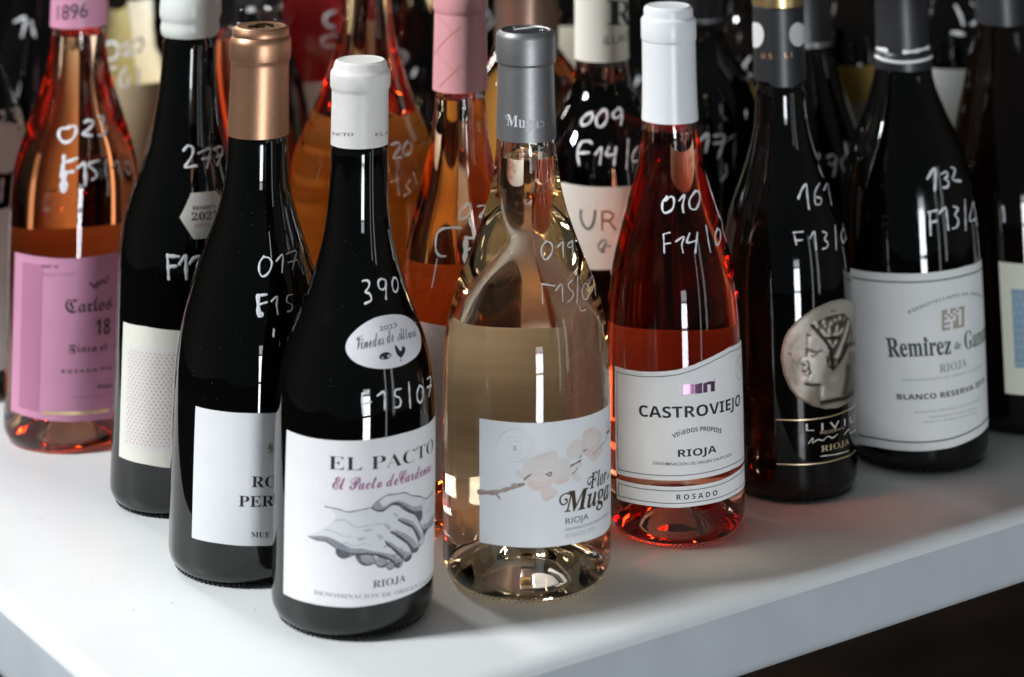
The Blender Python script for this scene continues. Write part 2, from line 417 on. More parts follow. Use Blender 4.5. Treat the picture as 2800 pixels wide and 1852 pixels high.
def stylize(style, st):
    if style == 'sans': return st
    U, L, D = STY[style]; o = ''
    for c in st:
        if 'A' <= c <= 'Z': o += chr(U+ord(c)-65)
        elif 'a' <= c <= 'z': o += chr(L+ord(c)-97)
        elif c.isdigit() and D: o += chr(D+ord(c)-48)
        else: o += c
    return o
def font_curve(style, st, wt=0.):
    cu = bpy.data.curves.new('tmp', 'FONT'); cu.body = stylize(style, st); cu.offset = wt; cu.resolution_u = 5; return cu
_fe = {}
def font_extent(style, st, y=False):
    k = (style, st, y)
    if k not in _fe:
        cu = font_curve(style, st); ob = bpy.data.objects.new('tmp', cu); COL.objects.link(ob)
        dg = bpy.context.evaluated_depsgraph_get(); me = ob.evaluated_get(dg).to_mesh()
        v = [(q.co.y if y else q.co.x) for q in me.vertices]; _fe[k] = (min(v), max(v)); ob.evaluated_get(dg).to_mesh_clear()
        COL.objects.unlink(ob); bpy.data.objects.remove(ob); bpy.data.curves.remove(cu)
    return _fe[k]
def border(b, edges, inset, w, material, parent, sides='ltb', bottom_in=None, span=None):
    th0, th1, fb, ft = edges; bm = bmesh.new(); off = .0002; r = b.rb
    a0 = th0 + inset/r; a1 = th1 - inset/r; n = 60; ths = [a0+(a1-a0)*i/n for i in range(n+1)]
    if 't' in sides: b.ribbon(bm, [(t, ft(t)-inset) for t in ths], w, off)
    if 'b' in sides: b.ribbon(bm, [(t, fb(t)+(bottom_in or inset)) for t in ths], w, off)
    if 'l' in sides: b.ribbon(bm, [(a0, fb(a0)+inset+(ft(a0)-fb(a0)-2*inset)*i/12) for i in range(13)], w, off)
    if 'r' in sides: b.ribbon(bm, [(a1, fb(a1)+inset+(ft(a1)-fb(a1)-2*inset)*i/12) for i in range(13)], w, off)
    bmesh.ops.recalc_face_normals(bm, faces=bm.faces[:])
    return new_obj('border', finish(bm, 'border', True, 80), material, parent)
def C(ox, oy, sc): return (ox, oy, sc)

# ------------------------------------------------------------------ setting
def box_prism(name, poly, z0, z1, material, bevel=0., segs=5):
    bm = bmesh.new(); a = [bm.verts.new((x, y, z0)) for x, y in poly]; b = [bm.verts.new((x, y, z1)) for x, y in poly]
    bm.faces.new(a[::-1]); bm.faces.new(b); n = len(poly)
    for i in range(n): bm.faces.new([a[i], a[(i+1) % n], b[(i+1) % n], b[i]])
    bmesh.ops.recalc_face_normals(bm, faces=bm.faces[:])
    if bevel: bmesh.ops.bevel(bm, geom=bm.edges[:], offset=bevel, segments=segs, profile=.5, affect='EDGES')
    return new_obj(name, finish(bm, name, True, 40), material)
def table_material():
    m = mat('white_laminate', (.80, .82, .83), .42, spec=.45); nt = m.node_tree; p = nt.nodes['Principled BSDF']
    tc = nt.nodes.new('ShaderNodeTexCoord')
    n1 = nt.nodes.new('ShaderNodeTexNoise'); n1.inputs['Scale'].default_value = 5; n1.inputs['Detail'].default_value = 8
    n2 = nt.nodes.new('ShaderNodeTexNoise'); n2.inputs['Scale'].default_value = 260; n2.inputs['Detail'].default_value = 3
    mp = nt.nodes.new('ShaderNodeMapping'); mp.inputs['Scale'].default_value = (1, .18, 1); mp.inputs['Rotation'].default_value = (0, 0, R(-35))
    nt.links.new(tc.outputs['Object'], n1.inputs['Vector']); nt.links.new(tc.outputs['Object'], mp.inputs[0]); nt.links.new(mp.outputs[0], n2.inputs['Vector'])
    cr = nt.nodes.new('ShaderNodeValToRGB'); cr.color_ramp.elements[0].position = .25; cr.color_ramp.elements[0].color = (.64, .665, .67, 1)
    cr.color_ramp.elements[1].position = .6; cr.color_ramp.elements[1].color = (.775, .80, .805, 1)
    nt.links.new(n1.outputs['Fac'], cr.inputs[0])
    sc = nt.nodes.new('ShaderNodeValToRGB'); sc.color_ramp.elements[0].position = .70; sc.color_ramp.elements[0].color = (1, 1, 1, 1)
    sc.color_ramp.elements[1].position = .80; sc.color_ramp.elements[1].color = (.72, .70, .68, 1)
    nt.links.new(n2.outputs['Fac'], sc.inputs[0])
    mx = nt.nodes.new('ShaderNodeMix'); mx.data_type = 'RGBA'; mx.blend_type = 'MULTIPLY'; mx.inputs['Factor'].default_value = .85
    nt.links.new(cr.outputs[0], mx.inputs['A']); nt.links.new(sc.outputs[0], mx.inputs['B']); nt.links.new(mx.outputs['Result'], p.inputs['Base Color'])
    rr = nt.nodes.new('ShaderNodeMapRange'); rr.inputs[3].default_value = .36; rr.inputs[4].default_value = .52
    nt.links.new(n1.outputs['Fac'], rr.inputs[0]); nt.links.new(rr.outputs[0], p.inputs['Roughness'])
    return m
c0 = Vector(ground(537, 2095)); pl_ = Vector(ground(0, 1634)); pr_ = Vector(ground(2800, 1396))
dl = (pl_-c0).normalized(); dr = (pr_-c0).normalized()
print('edge angle', math.degrees(dl.angle(dr)))
LL, LR = 1.35, 1.25
tab = bpy.data.objects.new('table', None); COL.objects.link(tab); tab.location = (*(c0+dl*LL/2+dr*LR/2), -.75)
tab['label'] = 'white table with a thick rounded edge under all the bottles'; tab['category'] = 'table'
M_TAB = table_material()
poly = [c0, c0+dr*LR, c0+dr*LR+dl*LL, c0+dl*LL]
def reparent(o, p): o.parent = p; o.matrix_parent_inverse = p.matrix_world.inverted() if False else o.matrix_parent_inverse
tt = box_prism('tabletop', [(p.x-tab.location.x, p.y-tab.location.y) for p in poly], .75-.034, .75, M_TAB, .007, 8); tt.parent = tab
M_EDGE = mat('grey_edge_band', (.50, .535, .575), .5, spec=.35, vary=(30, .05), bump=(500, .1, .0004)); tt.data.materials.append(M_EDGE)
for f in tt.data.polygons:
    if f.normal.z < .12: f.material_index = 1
e = bmesh.new(); rr = random.Random(11)
for _ in range(170):          # crumbs and dust lying on the top
    p = c0 + dr*LR*rr.uniform(.02, .75) + dl*LL*rr.uniform(.02, .6); L = rr.uniform(.00025, .0008)*(2 if rr.random() < .06 else 1); a_ = rr.uniform(0, 6.28)
    f = [e.verts.new((p.x-tab.location.x+L*math.cos(a_+k*1.257)*rr.uniform(.3, 1), p.y-tab.location.y+L*math.sin(a_+k*1.257)*rr.uniform(.3, 1), .75+.00012)) for k in range(5)]; e.faces.new(f)
du = new_obj('dust', finish(e, 'dust', False), mat('dust_specks', (.22, .20, .18), .8)); du.parent = tab; du['kind'] = 'stuff'
M_LEG = mat('dark_steel', (.02, .018, .016), .5, metal=.6)
for fx, fy in ((.12, .12), (.88, .12), (.88, .88), (.12, .88)):
    p = c0 + dr*LR*fx + dl*LL*fy; x, y = p.x-tab.location.x, p.y-tab.location.y
    lg = box_prism('leg', [(x-.03, y-.03), (x+.03, y-.03), (x+.03, y+.03), (x-.03, y+.03)], .0005, .7155, M_LEG, .003, 2); lg.parent = tab
fm = mat('dark_wood_floor', (.018, .011, .007), .5, vary=(9, .5), bump=(40, .2, .002))
bm = bmesh.new(); q = [bm.verts.new(v) for v in ((-5, -4, -.75), (5, -4, -.75), (5, 6, -.75), (-5, 6, -.75))]; bm.faces.new(q)
fl = new_obj('floor', finish(bm, 'floor', False), fm); fl['kind'] = 'structure'

# ------------------------------------------------------------------ bottle 1: handshake label
K = ink((.022, .024, .032)); GREY = ink((.30, .30, .34)); LGREY = ink((.45, .45, .50)); MAG = ink((.30, .05, .20))
def H(*a): return a
b = Bottle((963, 1668), [(391, 77.5), (460, 77.8), (502, 80), (546, 82), (591, 86.4), (636, 92.5), (680, 101.5), (725, 114.5), (770, 128), (815, 144), (860, 163.5), (931, 191.5), (1001, 207.5), (1043, 213.5), (1141, 218.5), (1250, 220.5), (1352, 221), (1632, 221)],
    'black bottle with a handshake drawing on its white label and a white capsule', 391, heel=.0085)
b.glass(dark=M_DARK)
cap = b.capsule([(162, 67.5), (167, 70.5), (176, 73), (186, 75.5), (189, 77.5), (193, 81), (198, 82.4), (204, 82.6), (232, 82.6), (238, 80.5), (243, 78), (250, 77.5), (391, 78.8)], M_WHITECAP)
c1 = C(700, 100, 2.24)
b.swap(); b.text('lettering', [('serif', 'PACTO', C(0,0,1), (909, 369), (966, 372), 9), ('serif', 'EL P', C(0,0,1), (1024, 373), (1059, 368), 9)], ink((.22, .2, .2)), cap, off=.00015); b.swap()
lab, ed = b.label([(783, 1174), (850, 1197), (985, 1205), (1100, 1185), (1175, 1155)], [(777, 1624), (850, 1650), (965, 1661), (1080, 1640), (1160, 1600)], paper((.80, .79, .80)), span=150)
c = C(880, 1180, 7.41)
b.text('lettering', [('serif', 'EL PACTO', c, (130, 757), (2245, 378), 268, -.012), ], K, lab)
b.text('lettering', [('script', 'El Pacto de', c, (215, 1165), (1540, 1070), 250, .004), ('script', 'Cardenas', c, (1560, 1062), (2200, 790), 250, .004)], MAG, lab)
b.strokes('lettering', c, [[(1815, 890), (1840, 850)]], 1.5, MAG, lab, off=.0002, raised=0)
c = C(700, 1150, 2.413)
b.text('lettering', [('serif', 'RIOJA', c, (770, 1104), (985, 1058), 46)], ink((.10, .10, .14)), lab)
b.text('lettering', [('serif', 'DENOMINACION DE ORIGEN CALIFICADA', c, (385, 1143), (1190, 990), 26, .0)], ink((.30, .30, .34)), lab)
c = C(810, 1330, 5.9275)
# the drawing: pale tones, then darker tones, then line work
T1, T2, T3, T4 = ink((.50, .50, .54)), ink((.30, .31, .35)), ink((.13, .14, .165)), ink((.03, .035, .045))
b.polys('illustration', c, [
 [(560, 350), (700, 380), (850, 415), (1040, 380), (1225, 345), (1240, 300), (1350, 220), (1480, 145), (1620, 125), (1760, 105), (1870, 150), (2010, 165), (2080, 205), (2140, 170), (2210, 70), (2225, 250), (2210, 600), (2110, 700), (2060, 810), (2050, 900), (1990, 960), (1970, 1030), (1890, 1070), (1860, 1150), (1780, 1210), (1710, 1200), (1680, 1290), (1610, 1320), (1550, 1340), (1500, 1350), (1440, 1300), (1370, 1310), (1270, 1250), (1160, 1280), (1040, 1240), (970, 1160), (960, 1100), (900, 1110), (760, 1165), (660, 1110), (640, 1040), (640, 1000), (520, 905), (400, 880), (210, 810), (420, 700), (560, 600), (640, 480)]], ink((.70, .70, .73)), lab, off=.00017)
HS = [
 [(210, 805), (330, 855), (480, 890), (640, 1000), (760, 1060), (960, 1105), (1150, 1110), (1330, 1130), (1500, 1180), (1580, 1230), (1640, 1120), (1560, 1100), (1300, 1060), (1100, 1010), (900, 1000), (700, 900), (560, 830), (430, 800)],
 [(1240, 330), (1330, 250), (1420, 330), (1530, 260), (1660, 230), (1760, 260), (1900, 330), (2030, 300), (2040, 420), (2010, 560), (1930, 470), (1800, 420), (1660, 300), (1550, 300), (1450, 370), (1350, 405), (1270, 370)],
 [(2050, 620), (2140, 580), (2220, 420), (2215, 600), (2110, 700), (2060, 800), (2040, 700)],
 [(1640, 520), (1720, 510), (1880, 570), (1990, 720), (2040, 830), (1990, 850), (1880, 680), (1760, 600)],
 [(1530, 730), (1620, 710), (1760, 760), (1880, 850), (1960, 950), (1960, 1040), (1880, 1050), (1800, 940), (1680, 850)],
 [(1440, 890), (1520, 900), (1640, 980), (1760, 1050), (1860, 1080), (1850, 1160), (1760, 1200), (1700, 1120), (1560, 1010)],
 [(650, 1010), (740, 1060), (900, 1100), (820, 1150), (750, 1165), (670, 1110)],
 [(970, 1110), (1100, 1130), (1220, 1110), (1260, 1180), (1230, 1260), (1130, 1275), (1020, 1220)],
 [(1280, 1240), (1380, 1160), (1460, 1180), (1460, 1260), (1390, 1305), (1320, 1290)],
 [(1450, 1290), (1520, 1230), (1580, 1250), (1570, 1320), (1510, 1350)], [(1570, 1180), (1680, 1160), (1710, 1220), (1660, 1310), (1590, 1300)],
 [(1300, 780), (1370, 780), (1410, 850), (1350, 860)], [(1420, 600), (1500, 620), (1540, 690), (1480, 700)], [(1000, 840), (1120, 820), (1090, 870), (1000, 880)], [(1100, 700), (1240, 695), (1210, 725), (1110, 730)], [(1570, 430), (1640, 450), (1640, 500), (1590, 480)]]
b.polys('illustration', c, HS, T1, lab, off=.00019)
def in_poly(x, y, pl):
    r_ = False
    for (x0, y0), (x1, y1) in zip(pl, pl[1:]+pl[:1]):
        if (y0 > y) != (y1 > y) and x < (x1-x0)*(y-y0)/(y1-y0)+x0: r_ = not r_
    return r_
HL = []          # engraved hatching, cut to the shaded areas
for k, pl in enumerate(HS[:11]):
    ang = R((28, 62, 50, 58, 58, 58, 10, 60, 60, 60, 40)[k]); dx, dy = math.cos(ang), -math.sin(ang)
    cx_, cy_ = sum(p[0] for p in pl)/len(pl), sum(p[1] for p in pl)/len(pl)
    for q in range(-34, 35):
        ox_, oy_ = cx_ - dy*q*17, cy_ + dx*q*17; run = []
        for m_ in range(-60, 61):
            x, y = ox_+dx*m_*9, oy_+dy*m_*9
            if in_poly(x, y, pl): run.append((x, y))
            elif run: break
        if len(run) > 2: HL.append([run[0], run[len(run)//2], run[-1]])
b.strokes('illustration', c, HL, .75, ink((.10, .105, .125)), lab, off=.000225, raised=0, vary=.5)
b.polys('illustration', c, [
 [(1260, 370), (1350, 380), (1450, 350), (1560, 270), (1660, 260), (1780, 330), (1900, 400), (2030, 400), (2030, 520), (2000, 560), (1930, 470), (1790, 410), (1670, 300), (1560, 300), (1450, 375), (1350, 405)],
 [(1650, 530), (1760, 580), (1890, 640), (1980, 780), (2010, 870), (1970, 870), (1880, 680), (1740, 600)],
 [(1540, 740), (1640, 770), (1790, 880), (1900, 1000), (1930, 1050), (1870, 1040), (1780, 930), (1640, 830)],
 [(1440, 890), (1540, 960), (1660, 1060), (1740, 1130), (1720, 1180), (1650, 1120), (1540, 1010)],
 [(640, 990), (800, 1060), (1000, 1085), (1250, 1095), (1420, 1130), (1560, 1210), (1600, 1300), (1560, 1230), (1480, 1190), (1350, 1150), (1230, 1110), (1000, 1120), (900, 1105), (760, 1070)],
 [(655, 1020), (760, 1080), (880, 1105), (800, 1155), (720, 1140), (660, 1090)],
 [(975, 1130), (1040, 1130), (1060, 1210), (1160, 1260), (1240, 1230), (1240, 1265), (1150, 1280), (1040, 1240)],
 [(1290, 1250), (1360, 1290), (1450, 1260), (1420, 1300), (1360, 1312)], [(1600, 1260), (1690, 1220), (1660, 1310), (1600, 1310)],
 [(2050, 720), (2100, 680), (2130, 680), (2065, 800)], [(1880, 1040), (1960, 980), (1960, 1040), (1890, 1068)], [(1750, 1180), (1850, 1100), (1850, 1160), (1780, 1205)]], T3, lab, off=.00021)
b.strokes('illustration', c, [
 ([(470, 325), (600, 350), (720, 380), (850, 415), (1040, 380), (1225, 345)], 1.3), ([(1225, 345), (1260, 290), (1350, 220), (1470, 145), (1620, 128), (1755, 102), (1870, 150), (2010, 165), (2080, 205), (2140, 170), (2210, 75)], 1.5),
 ([(1225, 345), (1300, 395), (1390, 400), (1500, 330), (1560, 295), (1650, 300), (1720, 360), (1850, 420), (1940, 480), (2000, 600), (2060, 740), (2065, 810)], 2.2),
 ([(2065, 800), (2110, 710), (2210, 600)], 1.6), ([(1650, 540), (1720, 590), (1850, 650), (1900, 710), (1960, 830), (1990, 960)], 2.4), ([(2060, 800), (2055, 900), (1995, 962)], 1.8),
 ([(1530, 740), (1620, 800), (1760, 890), (1840, 990), (1870, 1065), (1950, 1050), (1990, 960)], 2.4), ([(1440, 885), (1480, 950), (1600, 1040), (1660, 1110), (1720, 1180), (1780, 1210), (1850, 1160), (1872, 1065)], 2.4),
 ([(1420, 990), (1460, 960)], 1.4), ([(1720, 1180), (1700, 1280), (1640, 1320), (1580, 1290)], 1.8), ([(200, 810), (350, 870), (500, 900), (640, 1000), (760, 1060), (960, 1105)], 1.6),
 ([(650, 1010), (650, 1090), (750, 1165), (860, 1140), (950, 1100)], 1.5), ([(965, 1105), (990, 1200), (1100, 1275), (1220, 1265), (1270, 1210), (1240, 1120), (1150, 1105), (1000, 1115)], 1.8),
 ([(1270, 1250), (1350, 1312), (1440, 1290), (1465, 1210), (1400, 1150), (1320, 1170), (1280, 1240)], 1.6), ([(1445, 1300), (1510, 1350), (1575, 1310), (1575, 1240), (1510, 1225), (1450, 1280)], 1.6), ([(960, 1105), (1200, 1095), (1400, 1130), (1580, 1225), (1600, 1300)], 2.4)], 1.6, T4, lab, off=.00023, raised=0)
b.strokes('illustration', c, [[(600, 560), (800, 550), (960, 660), (1240, 620), (1400, 610), (1500, 680)], [(460, 690), (620, 740), (780, 810), (900, 815)], [(760, 930), (800, 905), (940, 970), (1100, 930), (1220, 970)], [(1560, 1170), (1620, 1100)], [(1680, 1020), (1760, 930)], [(1650, 1090), (1720, 990)], [(1790, 750), (1860, 680)], [(1840, 860), (1870, 810)], [(2080, 430), (2180, 370)], [(2150, 330), (2200, 250)], [(1330, 290), (1370, 240)], [(1880, 600), (1930, 510)], [(2050, 210), (2070, 290)]] +
 [[(480+26*k, 880+13*k), (500+26*k, 845+12*k)] for k in range(22)] + [[(1000+34*k, 1090+3*k), (1010+34*k, 1050+4*k)] for k in range(14)], .9, T2, lab, off=.00022, raised=0)
# oval neck label
c = C(930, 840, 8.712)
oval = [(130, 970), (180, 780), (330, 590), (560, 400), (850, 250), (1150, 185), (1400, 180), (1600, 240), (1780, 390), (1890, 600), (1925, 830), (1890, 1050), (1750, 1230), (1500, 1380), (1200, 1460), (900, 1470), (600, 1420), (350, 1310), (190, 1150)]
nl = b.polys('neck_label', c, [oval], paper((.78, .77, .80)), b.root, off=.00015)
b.text('lettering', [('sans', '2023', c, (935, 570), (1355, 475), 105), ('script', 'Vinedos de', c, (370, 1015), (1290, 815), 330), ('script', 'Altura', c, (1370, 800), (1810, 690), 290)], ink((.10, .10, .13)), nl, off=.00022)
b.polys('illustration', c, [[(930, 1215), (960, 1130), (1060, 1080), (1160, 1085), (1220, 1140), (1200, 1190), (1130, 1240), (1000, 1250)], [(1295, 930), (1330, 920), (1420, 1040), (1460, 1030), (1470, 950), (1510, 935), (1550, 1000), (1530, 1090), (1470, 1190), (1430, 1205), (1340, 1110)]], K, nl, off=.0002)
b.polys('illustration', c, [[(980, 1215), (1010, 1180), (1035, 1225)], [(1120, 1180), (1150, 1130), (1200, 1150), (1160, 1200)]], ink((.6, .6, .63)), nl, off=.00023)
b.strokes('illustration', c, [[(1435, 1200), (1440, 1280)], [(1420, 1285), (1460, 1270)]], 1.3, K, nl, off=.0002, raised=0)
c = C(700, 600, 2.413)
b.strokes('handwriting', c, [[(703, 408), (730, 403), (748, 418), (742, 450), (722, 480), (748, 490), (762, 520), (755, 540), (720, 556)], [(852, 400), (825, 393), (806, 415), (815, 455), (842, 462), (858, 430), (855, 400), (857, 460), (858, 525)], [(908, 385), (898, 420), (905, 465), (922, 480), (936, 455), (935, 415), (922, 387), (905, 388)],
 [(702, 1150), (702, 1220), (710, 1285)], [(702, 1152), (745, 1137)], [(704, 1222), (760, 1205)], [(800, 1165), (835, 1140), (848, 1148), (850, 1255)], [(955, 1118), (920, 1128), (918, 1165), (945, 1175), (955, 1205), (945, 1235), (915, 1242)], [(1008, 1075), (1018, 1245)], [(1078, 1095), (1062, 1150), (1070, 1200), (1090, 1205), (1102, 1160), (1098, 1110), (1078, 1098)], [(1128, 1055), (1150, 1040), (1150, 1100), (1140, 1168)], [(1128, 1110), (1156, 1095)]], 6, M_PEN)

# ------------------------------------------------------------------ bottle 2: blossom label, pale rose
W_PALE = wine_mat('pale_rose_wine', (.995, .87, .68)); W_ROSE = wine_mat('red_rose_wine', (.94, .17, .065)); W_ORANGE = wine_mat('orange_rose_wine', (.94, .42, .09))
W_PINK = wine_mat('coral_rose_wine', (.93, .36, .10)); W_RED = wine_mat('bright_red_wine', (.08, .002, .002)); W_CORAL = wine_mat('salmon_rose_wine', (.92, .27, .09)); W_RED2 = wine_mat('light_red_wine', (.85, .05, .012)); W_DEEP = wine_mat('deep_red_wine', (.05, .003, .002)); W_WHITE = wine_mat('white_wine', (.72, .56, .32))
M_GREYCAP = mat('grey_foil', (.27, .275, .28), .46, metal=.8, bump=(1400, .2, .0002), vary=(500, .06))
b = Bottle((1440, 1568), [(374, 79.5), (400, 81), (424, 83.7), (469, 89), (513, 96.5), (558, 107.5), (603, 122), (647, 138.5), (692, 155), (724, 169.5), (766, 186), (807, 200), (849, 212), (890, 220), (932, 225), (973, 227.6), (1056, 229), (1266, 230), (1473, 229.5)],
    'bottle of pale rosé with a blossom branch on its label and a grey capsule', 374, heel=.009)
b.glass(clear=True, wine=W_PALE, fill_y=424)
cap = b.capsule([(80, 74), (84, 77.5), (90, 80.5), (98, 82), (160, 82.4), (166, 81.8), (169, 79), (172, 77.2), (178, 76.8), (186, 77.4), (250, 78.6), (374, 82.6)], M_GREYCAP, recess=.0012)
c = C(1100, 0, 2.529)
b.swap(); b.text('lettering', [('serif', 'Muga', c, (725, 866), (945, 888), 78)], ink((.62, .63, .66)), cap, off=.00015); b.swap()
b.swap(); b.strokes('lettering', c, [[(735, 800), (716, 800), (720, 822), (740, 830)], [(935, 875), (965, 876), (980, 855), (965, 838), (950, 846)]], 1.6, ink((.62, .63, .66)), cap, off=.00015, raised=0); b.swap()
zt = b.z_at(80)
r0 = 74*b.depth(zt)/F_PX
lathe('capsule_disc', [(r0*.84, zt-.0011), (r0*.84, zt-.0006), (0, zt-.0006)], mat('dark_disc', (.05, .05, .052), .4, metal=.5), cap, 64)
e = bmesh.new(); pts = [(-.0068, -.0042), (-.0030, -.0016), (.0030, .0022), (.0062, .0058), (.0030, .0066), (-.0012, .0036), (-.0060, -.0002)]
f = [e.verts.new((x, y, zt-.0006)) for x, y in pts]; f2 = [e.verts.new((x*.92, y*.92, zt+.0002)) for x, y in pts]; e.faces.new(f2)
for i in range(7): e.faces.new([f[i], f[(i+1) % 7], f2[(i+1) % 7], f2[i]])
for x, y in ((-.006, .0055), (.0085, -.001), (.0072, -.0022)):
    bmesh.ops.create_icosphere(e, subdivisions=1, radius=.0005, matrix=__import__('mathutils').Matrix.Translation((x, y, zt-.0003)))
new_obj('emblem', finish(e, 'emblem', False), mat('bright_foil', (.86, .86, .87), .3, metal=.3, bump=(900, 1, .001)), cap)
labp = paper((.83, .845, .865))
lab, ed = b.label([(1313, 1144), (1380, 1153), (1455, 1157), (1560, 1147), (1660, 1110)], [(1310, 1482), (1380, 1493), (1460, 1498), (1560, 1488), (1650, 1460)], labp, span=128)
c = C(1300, 1130, 5.9275)
PET = ink((.78, .69, .65)); PET2 = ink((.77, .73, .71)); PET3 = ink((.74, .60, .55)); TW = ink((.28, .17, .15)); BR = ink((.46, .36, .33))
b.polys('illustration', c, [
 [(780, 900), (800, 780), (960, 700), (1100, 640), (1280, 600), (1340, 700), (1280, 860), (1150, 930), (1000, 940), (880, 990), (800, 1000)],
 [(1280, 870), (1380, 720), (1500, 760), (1560, 880), (1560, 1000), (1500, 1090), (1320, 1160), (1240, 1080), (1220, 960)],
 [(1470, 620), (1560, 480), (1640, 420), (1740, 480), (1720, 700), (1600, 740), (1500, 760)], [(640, 960), (720, 920), (790, 1000), (780, 1060), (690, 1030)], [(1600, 860), (1700, 800), (1720, 860), (1650, 930), (1590, 920)], [(1560, 1020), (1640, 960), (1710, 1050), (1680, 1110), (1600, 1090)], [(2110, 160), (2170, 130), (2180, 280), (2130, 300)]], PET2, lab, off=.00017)
b.polys('illustration', c, [
 [(830, 1080), (920, 960), (1100, 960), (1180, 1020), (1250, 1090), (1200, 1200), (1050, 1260), (920, 1240), (840, 1160)], [(1060, 1260), (1200, 1190), (1320, 1260), (1300, 1340), (1140, 1430), (1080, 1380)],
 [(1720, 450), (1760, 300), (1860, 240), (1960, 240), (2040, 330), (2030, 470), (2060, 600), (1980, 720), (1920, 780), (1840, 740), (1740, 620)], [(1300, 1080), (1420, 1040), (1500, 1080), (1420, 1140), (1310, 1150)], [(990, 740), (1150, 660), (1260, 640), (1160, 760), (1060, 780)]], PET, lab, off=.00019)
b.polys('illustration', c, [[(960, 930), (1130, 820), (1280, 780), (1270, 860), (1150, 920)], [(900, 1060), (1000, 990), (1140, 1000), (1180, 1080), (1040, 1120), (950, 1110)], [(1780, 420), (1860, 330), (1960, 330), (1980, 450), (1880, 560), (1790, 560)], [(1130, 1400), (1230, 1280), (1290, 1270), (1270, 1340)], [(1330, 820), (1400, 780), (1440, 900), (1390, 1000), (1300, 980)], [(1560, 560), (1640, 480), (1700, 560), (1650, 660)]], ink((.80, .735, .705)), lab, off=.00021)
b.strokes('illustration', c, [([(880, 1130), (960, 1200), (1060, 1200)], 2.4), ([(1760, 500), (1800, 620), (1880, 600)], 2.2), ([(1320, 1140), (1420, 1090), (1490, 1070)], 2.4), ([(960, 740), (1060, 690), (1180, 660)], 2.), ([(1560, 550), (1620, 520)], 2.), ([(1900, 700), (2000, 620), (2050, 590)], 2.4), ([(1150, 1400), (1240, 1330)], 3.), ([(1840, 250), (1900, 330), (1880, 440)], 2)], 2, PET3, lab, off=.00022, raised=0)
b.strokes('illustration', c, [([(55, 1278), (180, 1282), (320, 1285), (480, 1240)], 8.), ([(480, 1240), (640, 1190), (790, 1150)], 6.), ([(330, 1285), (380, 1370)], 4.), ([(600, 1170), (640, 1150)], 4), ([(380, 1370), (420, 1400)], 2.), ([(1900, 660), (2020, 540), (2110, 420), (2140, 300), (2170, 220)], 2.2)], 6, BR, lab, off=.0002, raised=0)
b.strokes('illustration', c, [([(790, 1080), (840, 1030), (900, 990)], 2.8), ([(1140, 995), (1220, 955), (1215, 1015), (1150, 990)], 2.6), ([(1545, 855), (1700, 768)], 3.5), ([(1570, 985), (1640, 915), (1640, 880)], 2.), ([(1740, 620), (1790, 590)], 3.), ([(1690, 720), (1710, 690)], 2.), ([(2120, 320), (2160, 290)], 4.), ([(330, 1290), (390, 1360)], 2), ([(690, 1160), (770, 1145)], 2), ([(100, 1300), (300, 1300)], 1.6), ([(480, 1258), (640, 1215)], 1.5)], 2.6, TW, lab, off=.00024, raised=0)
EMB = ink((.72, .74, .77))
cx, cy0 = 645, 545
ring = lambda r, n=40: [(cx+r*math.cos(2*math.pi*k/n), cy0+r*.96*math.sin(2*math.pi*k/n)) for k in range(n+1)]
b.strokes('embossed_seal', c, [(ring(306), 1.), (ring(250), 1.), (ring(278, 30), 4.), ([(530, 380), (780, 395), (740, 460), (560, 450), (530, 380)], 1.2), ([(540, 470), (530, 620), (580, 710), (640, 730), (710, 710), (745, 620), (740, 470)], 1.4), ([(580, 430), (640, 400), (700, 440)], 2), ([(600, 690), (650, 660), (690, 690)], 1.5)], 1.2, labp, lab, off=.00013, raised=.00018, vary=0)
b.polys('embossed_seal', c, [[(605, 530), (670, 525), (660, 570), (675, 605), (610, 605), (620, 570)]], ink((.56, .57, .62)), lab, off=.0002, smooth=False)
BRZ = mat('bronze_ink', (.085, .058, .036), .42, metal=.3)
c = C(1480, 1260, 7.127)
b.text('lettering', [('bi', 'Muga', c, (450, 1000), (1300, 715), 395, .006), ('bi', 'Flor', c, (945, 548), (1262, 405), 300, .004)], BRZ, lab)
b.strokes('lettering', c, [([(560, 640), (470, 640), (390, 690), (362, 770), (385, 840), (435, 858), (490, 820), (500, 765), (465, 750)], 4.2), ([(1010, 300), (930, 335), (900, 400), (910, 455), (945, 455), (962, 400)], 3.4), ([(1280, 700), (1325, 600), (1330, 510), (1312, 470), (1285, 520)], 2.2)], 4, BRZ, lab, off=.0002, raised=0)
b.text('lettering', [('bi', 'de', c, (1272, 372), (1318, 310), 95)], BRZ, lab)
b.text('lettering', [('sans', 'RIOJA', c, (470, 1240), (915, 1130), 112)], ink((.05, .06, .09)), lab)
b.text('lettering', [('sans', 'DENOMINACIÓN DE ORIGEN CALIFICADA', c, (465, 1368), (1305, 1020), 48)], ink((.16, .18, .22)), lab)
b.text('lettering', [('sans', 'ROSADO 2025', c, (465, 1512), (1045, 1345), 85, -.012)], ink((.42, .43, .45)), lab)
th0, zz = b.hit(1240, 1000)
bl = b.band('back_label', R(170.5), R(238), ed[2](ed[0]) + .009, b.z_at(968), thin_paper((.86, .83, .78)))
